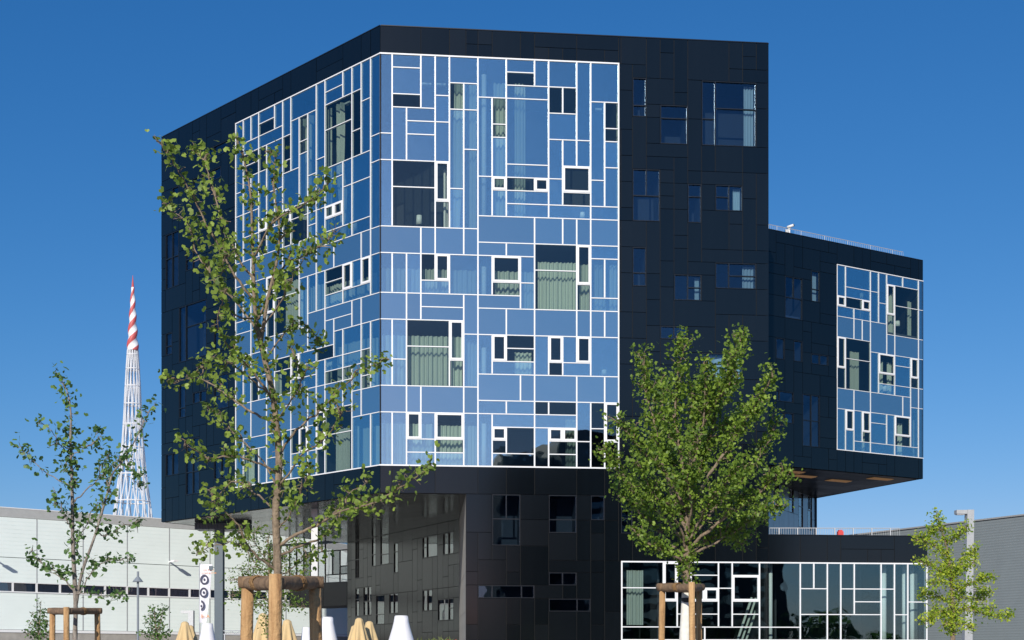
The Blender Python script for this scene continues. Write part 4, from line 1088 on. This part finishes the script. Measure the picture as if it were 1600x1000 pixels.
def tree(name, label, cat, D, trunks, limbs, leaf='fan', size=.05, lmat='ginkgo', per=3.0, spread=.09, spur=.10, seed=1, group=None, spacing=.05,
         start=.25, tw=.0, twlen=.3, paint=None, bk='bark', tsp=.35, up=.5):
    rnd = random.Random(seed); random.seed(seed)
    x0 = trunks[0][0][0][0]; c = px(x0, 1000, D)
    tr = thing(name, label, cat, (c.x, D, 0), group); lv = Leaves()
    k = D/F
    def path3(pl, dy, z0=None, n=5, y0=0):
        m_ = len(pl); pts = []
        for i, (x, y) in enumerate(pl):
            f = i/(m_-1); pts.append(px(x, y, D+y0+dy*f))
        return smooth_path(pts, n)
    segs = []
    for ti, (pl, r0, r1) in enumerate(trunks):
        pts = path3(pl, 0)
        if ti == 0:
            b = pts[0].copy(); b.z = 0; pts = [b]+pts
        n = len(pts); rr = [r0*(1-i/(n-1))+r1*(i/(n-1)) for i in range(n)]
        rr = [r*rnd.uniform(.94, 1.07) for r in rr]
        q = MB(); q.tube(pts, rr, 12, wob=.05); q.build('trunk', M[bk], tr, True)
        segs.append((pts, .45 if ti == 0 else .35, rr))
    for (pl, r0, r1, dy, *rest) in limbs:
        pts = path3(pl, dy, y0=(rest[1] if len(rest) > 1 else 0)); n = len(pts); rr = [r0*(1-i/(n-1))+r1*(i/(n-1)) for i in range(n)]
        pts = [pts[0]]+[p_+Vector((rnd.gauss(0, 1), rnd.gauss(0, 1), rnd.gauss(0, 1)))*k*.9 for p_ in pts[1:]]
        q = MB(); q.tube(pts, rr, 7, wob=.06); q.build('branch', M[bk], tr, True)
        segs.append((pts, rest[0] if rest else start, rr))
    twigs = MB()
    def cluster(p_, m_, sp):
        for _ in range(m_):
            o = Vector((rnd.gauss(0, sp), rnd.gauss(0, sp), rnd.gauss(0, sp)))
            s_ = size*rnd.uniform(.65, 1.2)
            if leaf == 'fan': lv.fan(p_+o, s_, rnd, up)
            else: lv.blade(p_+o, s_, rnd, o if o.length > 0 else None)
    def walk(pts, f0, spc, fn):
        L = [0]
        for i in range(1, len(pts)): L.append(L[-1]+(pts[i]-pts[i-1]).length)
        tot = L[-1]; s_ = tot*f0+rnd.random()*spc; i = 1
        while s_ < tot:
            while L[i] < s_: i += 1
            f = (s_-L[i-1])/max(1e-6, L[i]-L[i-1]); fn(pts[i-1].lerp(pts[i], f), (pts[i]-pts[i-1]).normalized(), s_/tot); s_ += spc*rnd.uniform(.5, 1.5)
        fn(pts[-1], (pts[-1]-pts[-2]).normalized(), 1)
    for (pts, f0, rr) in segs:
        def spurfn(p_, d, f):
            sd_ = Vector((rnd.gauss(0, 1), rnd.gauss(0, 1), rnd.gauss(.3, 1))); sd_ = (sd_-d*sd_.dot(d)*.6).normalized()
            e = p_+sd_*spur*rnd.uniform(.3, 1.2)
            twigs.tube([p_, e], [.004*D/12, .002*D/12], 3, cap=False)
            cluster(e, max(1, int(rnd.gauss(per, per*.35))), spread)
        walk(pts, f0, spacing, spurfn)
        if tw:
            def twfn(p_, d, f):
                sd_ = Vector((rnd.gauss(0, 1), rnd.gauss(0, .9), rnd.gauss(.45, .6))); sd_ = (sd_.normalized()+d*1.0).normalized()
                l_ = twlen*rnd.uniform(.5, 1.25)*(1.15-.5*f); e = [p_, p_+sd_*l_*.5+Vector((0, 0, .03)), p_+sd_*l_+Vector((0, 0, .08*l_))]
                ee = smooth_path(e, 3); twigs.tube(ee, [.007*(1-i/len(ee))+.003 for i in range(len(ee))], 4, cap=False)
                walk(ee, .2, spacing*1.1, spurfn)
            walk(pts, f0, tsp, twfn)
    o = twigs.build('twig', M[bk], tr); o['kind'] = 'stuff'
    lv.build('crown', M[lmat], tr)
    return tr

# the large young ginkgo in front of the flank
tree('ginkgo_tree', 'largest staked young ginkgo, open branches reaching across the building flank', 'tree', 10.5,
 [([(433, 1000), (434, 900), (431, 800), (436, 730), (432, 665), (425, 610), (413, 560), (404, 520), (398, 480), (396, 420), (394, 360), (391, 300), (381, 250), (372, 226)], 0.0384, .003),
  ([(408, 535), (418, 470), (434, 400), (436, 350), (428, 295), (430, 245)], 0.0161, .003)],
 [([(397, 440), (372, 400), (350, 350), (330, 290), (318, 250), (299, 234)], 0.0112, .003, .8, .2),
  ([(396, 470), (360, 420), (322, 350), (298, 300), (276, 262), (258, 236)], 0.0112, .003, -.5, .25),
  ([(398, 400), (425, 350), (470, 322), (495, 305), (512, 288)], 0.0099, .003, -.6, .25),
  ([(402, 500), (440, 420), (475, 400), (500, 385), (518, 368)], 0.0112, .003, .5, .2),
  ([(404, 520), (375, 480), (340, 440), (310, 400), (290, 345), (262, 328)], 0.0112, .003, .6, .25),
  ([(400, 500), (365, 490), (345, 450), (352, 400)], 0.0087, .003, -.8, .2),
  ([(425, 625), (395, 580), (355, 540), (340, 500), (350, 465)], 0.0112, .003, -.6, .25),
  ([(428, 660), (400, 648), (362, 622), (330, 600), (300, 590), (272, 600)], 0.0124, .003, .7, .3),
  ([(425, 620), (400, 600), (370, 575), (335, 560), (318, 575)], 0.0087, .003, -.9, .3),
  ([(436, 740), (400, 722), (365, 712), (325, 716), (300, 700), (288, 700)], 0.0105, .003, -.5, .25),
  ([(436, 712), (462, 672), (500, 642), (528, 612), (556, 586), (592, 567)], 0.0118, .003, .4, .25),
  ([(436, 760), (470, 712), (498, 692), (520, 668), (533, 645)], 0.0093, .003, -.7, .3),
  ([(437, 852), (468, 832), (500, 818), (530, 800), (565, 792), (604, 775), (640, 752), (664, 736)], 0.0149, .003, -.3, .2),
  ([(437, 868), (474, 852), (506, 838), (532, 803), (546, 770), (574, 755)], 0.0124, .003, .5, .35),
  ([(434, 892), (405, 872), (385, 850), (372, 820), (352, 800), (330, 778)], 0.0130, .003, -.4, .3),
  ([(392, 862), (366, 848), (348, 850), (325, 855), (312, 862)], 0.0062, .003, .2, .2),
  ([(430, 800), (398, 770), (370, 752), (345, 770), (330, 800)], 0.0093, .003, .8, .3),
  ([(432, 830), (455, 800), (472, 762), (486, 740)], 0.0074, .003, -.5, .3),
  ([(415, 560), (445, 520), (470, 505), (490, 520), (498, 540)], 0.0081, .003, .6, .3),
  ([(430, 660), (452, 630), (470, 600), (462, 560)], 0.0074, .003, -.7, .3),
  ([(404, 520), (440, 470), (460, 430), (478, 400)], 0.0081, .003, -.4, .3),
  ([(432, 760), (410, 720), (380, 690), (350, 660), (330, 640)], 0.0081, .003, .9, .4),
  ([(436, 900), (460, 885), (485, 868), (505, 862)], 0.0050, .003, .6, .3)],
 size=.042, lmat='ginkgo', per=3.7, spread=.038, spur=.07, seed=3, spacing=.032, start=.2, tw=1, twlen=.14, tsp=.42, group='staked ginkgo trees')
stakes('timber frame round the largest tree, posts thick and close', 10.4, 434, 911, [(387, 378), (434, 432), (492, 502)], .054, .054, [(0, .35), (1, .55)], [.1, -.55, .15])

tree('ginkgo_tree', 'dense rounded staked ginkgo in front of the low wing glazing', 'tree', 18.0,
 [([(1073, 1000), (1073, 915), (1072, 870), (1075, 800), (1080, 720), (1084, 650), (1080, 600)], .068, .02)],
 [([(1073, 850), (1085, 760), (1110, 680), (1128, 610), (1143, 565), (1158, 530)], .035, .006, .3, .3),
  ([(1075, 780), (1062, 700), (1055, 640), (1060, 580), (1068, 540)], .026, .006, -.5, .3),
  ([(1074, 830), (1045, 760), (1028, 690), (1014, 630), (1004, 560)], .03, .006, .4, .35),
  ([(1078, 740), (1095, 680), (1102, 625), (1098, 568)], .022, .006, -.7, .3),
  ([(1076, 800), (1110, 740), (1150, 680), (1182, 630), (1208, 592)], .03, .006, -.5, .35),
  ([(1074, 850), (1120, 790), (1170, 740), (1200, 690), (1214, 660)], .03, .006, .5, .3),
  ([(1073, 860), (1130, 810), (1185, 770), (1226, 738)], .028, .006, -.8, .35),
  ([(1073, 870), (1130, 840), (1180, 808), (1212, 790)], .022, .006, .7, .35),
  ([(1074, 800), (1040, 740), (1000, 700), (968, 662)], .028, .006, -.7, .35),
  ([(1073, 850), (1030, 800), (985, 760), (948, 706)], .028, .006, .3, .35),
  ([(1073, 872), (1038, 840), (1000, 800), (968, 766)], .024, .006, .9, .3),
  ([(1073, 880), (1040, 862), (1015, 850), (996, 838)], .022, .006, -.6, .25),
  ([(1073, 876), (1095, 850), (1130, 835), (1160, 850)], .018, .006, .8, .35),
  ([(1078, 740), (1050, 690), (1035, 640), (1032, 590)], .02, .006, .9, .3),
  ([(1078, 730), (1120, 690), (1160, 650), (1188, 640)], .02, .006, .9, .3),
  ([(1082, 700), (1110, 640), (1140, 600), (1150, 560)], .02, .006, -.9, .3),
  ([(1073, 860), (1060, 820), (1020, 770), (1000, 730)], .02, .006, -1.0, .3),
  ([(1074, 850), (1100, 800), (1130, 760), (1160, 730)], .02, .006, -1.1, .3),
  ([(1074, 840), (1080, 790), (1075, 740), (1090, 690)], .02, .006, -1.1, .3),
  ([(1074, 840), (1060, 790), (1050, 740), (1030, 700)], .02, .006, 1.0, .3)],
 size=.045, lmat='ginkgo2', per=8.5, spread=.06, spur=.08, seed=8, spacing=.05, start=.3, tw=1, twlen=.27, tsp=.095, group='staked ginkgo trees')
P2_ = stakes('timber frame round the dense tree with the whitewashed trunk', 18.0, 1073, 918, [(1035, 1030), (1079, 1083), (1092, 1093)], .058, .046, [(0, .55)], [.1, -.55, .5])
q = MB(); c = px(1073, 930, 18.0); a = px(1070, 1000, 18.0)
wt = thing('trunk_wrap', 'white painted trunk guard tube between the stakes of the dense tree', 'trunk guard', (a.x, 18.0, 0))
q.tube([(a.x-.05, 17.98, 0), (a.x, 17.98, a.z), (c.x+.0, 17.98, c.z+.03)], [.1, .085, .074], 16, cap=False); q.build('guard_tube', M['lime'], wt, True)
q = MB(); q.tube([(c.x-.001, 17.98, c.z-.04), (c.x-.002, 17.98, c.z-.11)], .079, 16, cap=False); q.build('black_band', M['black'], wt, True)

tree('ginkgo_tree', 'sparse thin staked ginkgo at the far left in front of the white hall', 'tree', 18.0,
 [([(117, 1000), (118, 940), (114, 850), (113, 780), (112, 740), (110, 690), (111, 650), (106, 615), (95, 594)], .036, .006),
  ([(119, 945), (128, 895), (148, 838), (168, 770), (176, 740), (196, 715), (215, 680), (232, 645)], .023, .006)],
 [([(113, 785), (130, 770), (152, 752), (165, 735), (182, 725)], .012, .003, .3, .4), ([(110, 702), (95, 696), (85, 680), (76, 668)], .010, .003, -.3, .2),
  ([(110, 700), (135, 698), (150, 688), (160, 678)], .010, .003, .3, .2), ([(112, 760), (92, 750), (70, 738), (52, 722), (38, 708)], .010, .003, .3, .45),
  ([(113, 830), (104, 812), (94, 795), (84, 778)], .010, .003, -.3, .35), ([(116, 925), (100, 905), (78, 888), (62, 878), (50, 862)], .014, .003, .2, .25),
  ([(120, 935), (140, 900), (155, 885), (176, 875), (202, 878)], .010, .003, -.3, .3), ([(150, 830), (165, 838), (180, 830), (196, 820), (214, 824)], .011, .003, .3, .2),
  ([(118, 928), (140, 926), (165, 932), (190, 930)], .008, .003, -.2, .35), ([(172, 770), (165, 745), (158, 730), (168, 716)], .009, .003, .3, .2),
  ([(113, 860), (125, 835), (140, 815), (150, 800)], .009, .003, .3, .2), ([(196, 715), (205, 735), (215, 742), (218, 755)], .008, .003, -.3, .1),
  ([(110, 740), (100, 730), (110, 715)], .006, .003, -.2, .2)],
 size=.060, lmat='darkleaf', per=3.6, spread=.05, spur=.08, bk='bark_grey', seed=12, spacing=.055, start=.25, tw=1, twlen=.20, tsp=.5, group='staked ginkgo trees')
stakes('timber frame round the sparse tree at the far left', 18.0, 117, 955, [(82, 80), (107, 107), (152, 156)], .046, .042, [(1, .5)], [.1, -.5, .15])

def feather(name, label, D, trunk, limbs, lmat, seed, **k):
    return tree(name, label, 'tree', D, trunk, limbs, leaf='blade', lmat=lmat, seed=seed, **k)
feather('locust_tree', 'yellow-green feathery tree overlapping the tall grey lamp post', 26.0,
 [([(1489, 1000), (1488, 950), (1486, 900), (1480, 860), (1472, 830), (1463, 806)], .05, .008)],
 [([(1480, 870), (1462, 855), (1450, 848), (1436, 844)], .014, .004, .2, .1), ([(1478, 850), (1490, 840), (1500, 832), (1508, 827)], .012, .004, -.2, .1),
  ([(1484, 900), (1468, 892), (1455, 884), (1444, 884)], .014, .004, -.3, .1), ([(1484, 905), (1500, 885), (1515, 868), (1524, 862)], .014, .004, .3, .1),
  ([(1486, 930), (1505, 918), (1525, 908), (1550, 903)], .014, .004, -.4, .1), ([(1486, 940), (1468, 932), (1452, 928), (1441, 930)], .014, .004, .3, .1),
  ([(1487, 955), (1510, 952), (1545, 960), (1578, 961)], .014, .004, .2, .12), ([(1487, 965), (1468, 955), (1452, 965), (1444, 975)], .012, .004, -.4, .1),
  ([(1486, 930), (1510, 935), (1530, 935), (1545, 925)], .010, .004, .5, .15), ([(1487, 985), (1475, 975), (1500, 975), (1515, 980)], .010, .004, -.4, .1),
  ([(1470, 830), (1460, 830), (1452, 832)], .008, .003, .2, .1), ([(1484, 890), (1498, 890), (1512, 886), (1520, 880)], .010, .003, -.5, .1), ([(1482, 880), (1472, 905), (1460, 910)], .010, .003, -.5, .1)],
 'yellowleaf', 21, size=.072, per=11, spread=.05, spur=.08, spacing=.045, start=.1, tw=1, twlen=.17, tsp=.18, up=.8)
feather('locust_tree', 'bright green feathery tree behind the stakes of the largest tree', 32.0,
 [([(421, 1000), (421, 940), (420, 880), (419, 840)], .04, .01)],
 [([(420, 900), (400, 880), (385, 860), (372, 842)], .014, .004, .3, .1), ([(420, 880), (405, 860), (398, 845), (400, 826)], .014, .004, -.3, .1), ([(420, 890), (440, 870), (452, 862), (462, 850)], .014, .004, .4, .1),
  ([(420, 900), (445, 895), (462, 900), (475, 893)], .012, .004, -.4, .1), ([(420, 940), (400, 930), (380, 925), (362, 935)], .012, .004, .4, .15), ([(420, 945), (440, 930), (455, 925), (470, 915)], .012, .004, .4, .15),
  ([(420, 950), (405, 945), (392, 950)], .01, .004, -.5, .1), ([(420, 910), (402, 900), (385, 900), (370, 905)], .01, .004, -.5, .1), ([(420, 965), (432, 955), (450, 945), (470, 948)], .01, .004, -.3, .2)],
 'freshleaf', 22, size=.085, per=6, spread=.09, spur=.12, spacing=.06, start=.1, tw=1, twlen=.3, tsp=.2, up=.8)
for (x, D, s0, lb, sh) in ((62, 34.0, 31, 'small bushy sapling at the far left below the white hall', 0), (245, 34.0, 32, 'small twin-stemmed sapling left of the folded parasols', 1)):
    if sh: tk = [([(247, 1000), (243, 975), (241, 950)], .02, .006), ([(247, 985), (252, 970), (255, 952)], .012, .005)]
    else: tk = [([(60, 1000), (62, 970), (64, 941)], .02, .006)]
    feather('young_tree', lb, D, tk, [([(x, 995), (x-8, 980), (x-16, 972)], .008, .003, .2, .1), ([(x, 995), (x+8, 982), (x+14, 976)], .008, .003, -.2, .1), ([(x, 990), (x-7, 968), (x-12, 958)], .008, .003, .2, .1),
     ([(x+1, 985), (x+6, 966), (x+8, 955)], .008, .003, .2, .1), ([(x, 998), (x-14, 992), (x-22, 990)], .008, .003, -.2, .1), ([(x, 998), (x+10, 995), (x+18, 990)], .008, .003, -.2, .1)],
     'darkleaf', s0, size=.10, per=8, spread=.06, spur=.08, spacing=.09, start=.1)

# planted tub by the overhang
D = 44.0; c = px(680, 1000, D)
pl = thing('planter', 'wide planter of spiky palm leaves and red flowers before the dark return wall', 'planter', (c.x, D, 0))
q = MB(); q.box(c.x-.8, c.x+.8, D-.3, D+.3, 0, px(0, 1004, D).z-.1); q.build('tub', M['concrete'], pl)
rnd = random.Random(5)
for k in range(46):
    b = Vector((c.x+rnd.uniform(-.65, .6), D+rnd.uniform(-.2, .2), 2.05)); an = rnd.uniform(0, math.pi*2); le = rnd.uniform(.32, .62); q = MB(); pts = []
    dr = Vector((math.cos(an)*.75, math.sin(an)*.5, rnd.uniform(.55, 1.2))).normalized(); sd_ = dr.cross(Vector((0, 1, 0))).normalized()
    for i in range(5):
        f = i/4; p_ = b+dr*le*f+Vector((0, 0, -.22*le*f*f)); w_ = .03*(1-f)+.002; q.v += [tuple(p_-sd_*w_), tuple(p_+sd_*w_)]
    q.f = [(2*i, 2*i+1, 2*i+3, 2*i+2) for i in range(4)]; q.build('palm_leaf', M['palmleaf'], pl)
lv = Leaves()
for k in range(160): lv.blade(Vector((c.x+rnd.uniform(.45, .8), D+rnd.uniform(-.25, .2), 2.0+rnd.random()*.28)), .07, rnd)
lv.build('flower', M['flower'], pl)
lv = Leaves()
for k in range(500): lv.blade(Vector((c.x+rnd.uniform(-.8, .8), D+rnd.uniform(-.28, .28), 1.75+rnd.random()*.5)), .09, rnd)
lv.build('foliage', M['palmleaf'], pl)

# ---------------------------------------------------------------- unseen block and tree belt, added behind the camera to darken the glass reflections
ob = thing('reflection_block', 'unseen stepped dull grey block added behind the viewpoint for its reflection in the glass', 'office building', (36, -48, 0))
q = MB(); q.box(19, 27, -60, -46, 0, 31); q.box(27.01, 62, -62, -44, 0, 34.5); q.box(21, 24, -56, -50, 31.01, 32.3); q.build('wall', M['brown_wall'], ob)
for i in range(7):
    for j in range(14):
        x = 31+i*4.2; z = 1.5+j*2.0
        q = MB(); q.box(x, x+2.6, -43.99, -43.9, z, z+1.2); q.build('window', M['window_strip'], ob)
wv = MB(); rnd = random.Random(9)
tl = Leaves()
for k in range(9000):
    x = rnd.uniform(-60, 80); y = rnd.uniform(-48, -40) if x > -10 else rnd.uniform(-50, -42)
    h_ = 6.5+2.2*math.sin(x*.31)+1.5*math.sin(x*.83+1)
    tl.blade(Vector((x, y, rnd.random()**.7*h_)), 1.1, rnd, w=.45)
tb = tl.build('reflection_tree_belt', M['darkleaf'], None, 'stuff')
tag(tb, 'unseen belt of trees added behind the viewpoint to darken the reflections', 'trees')
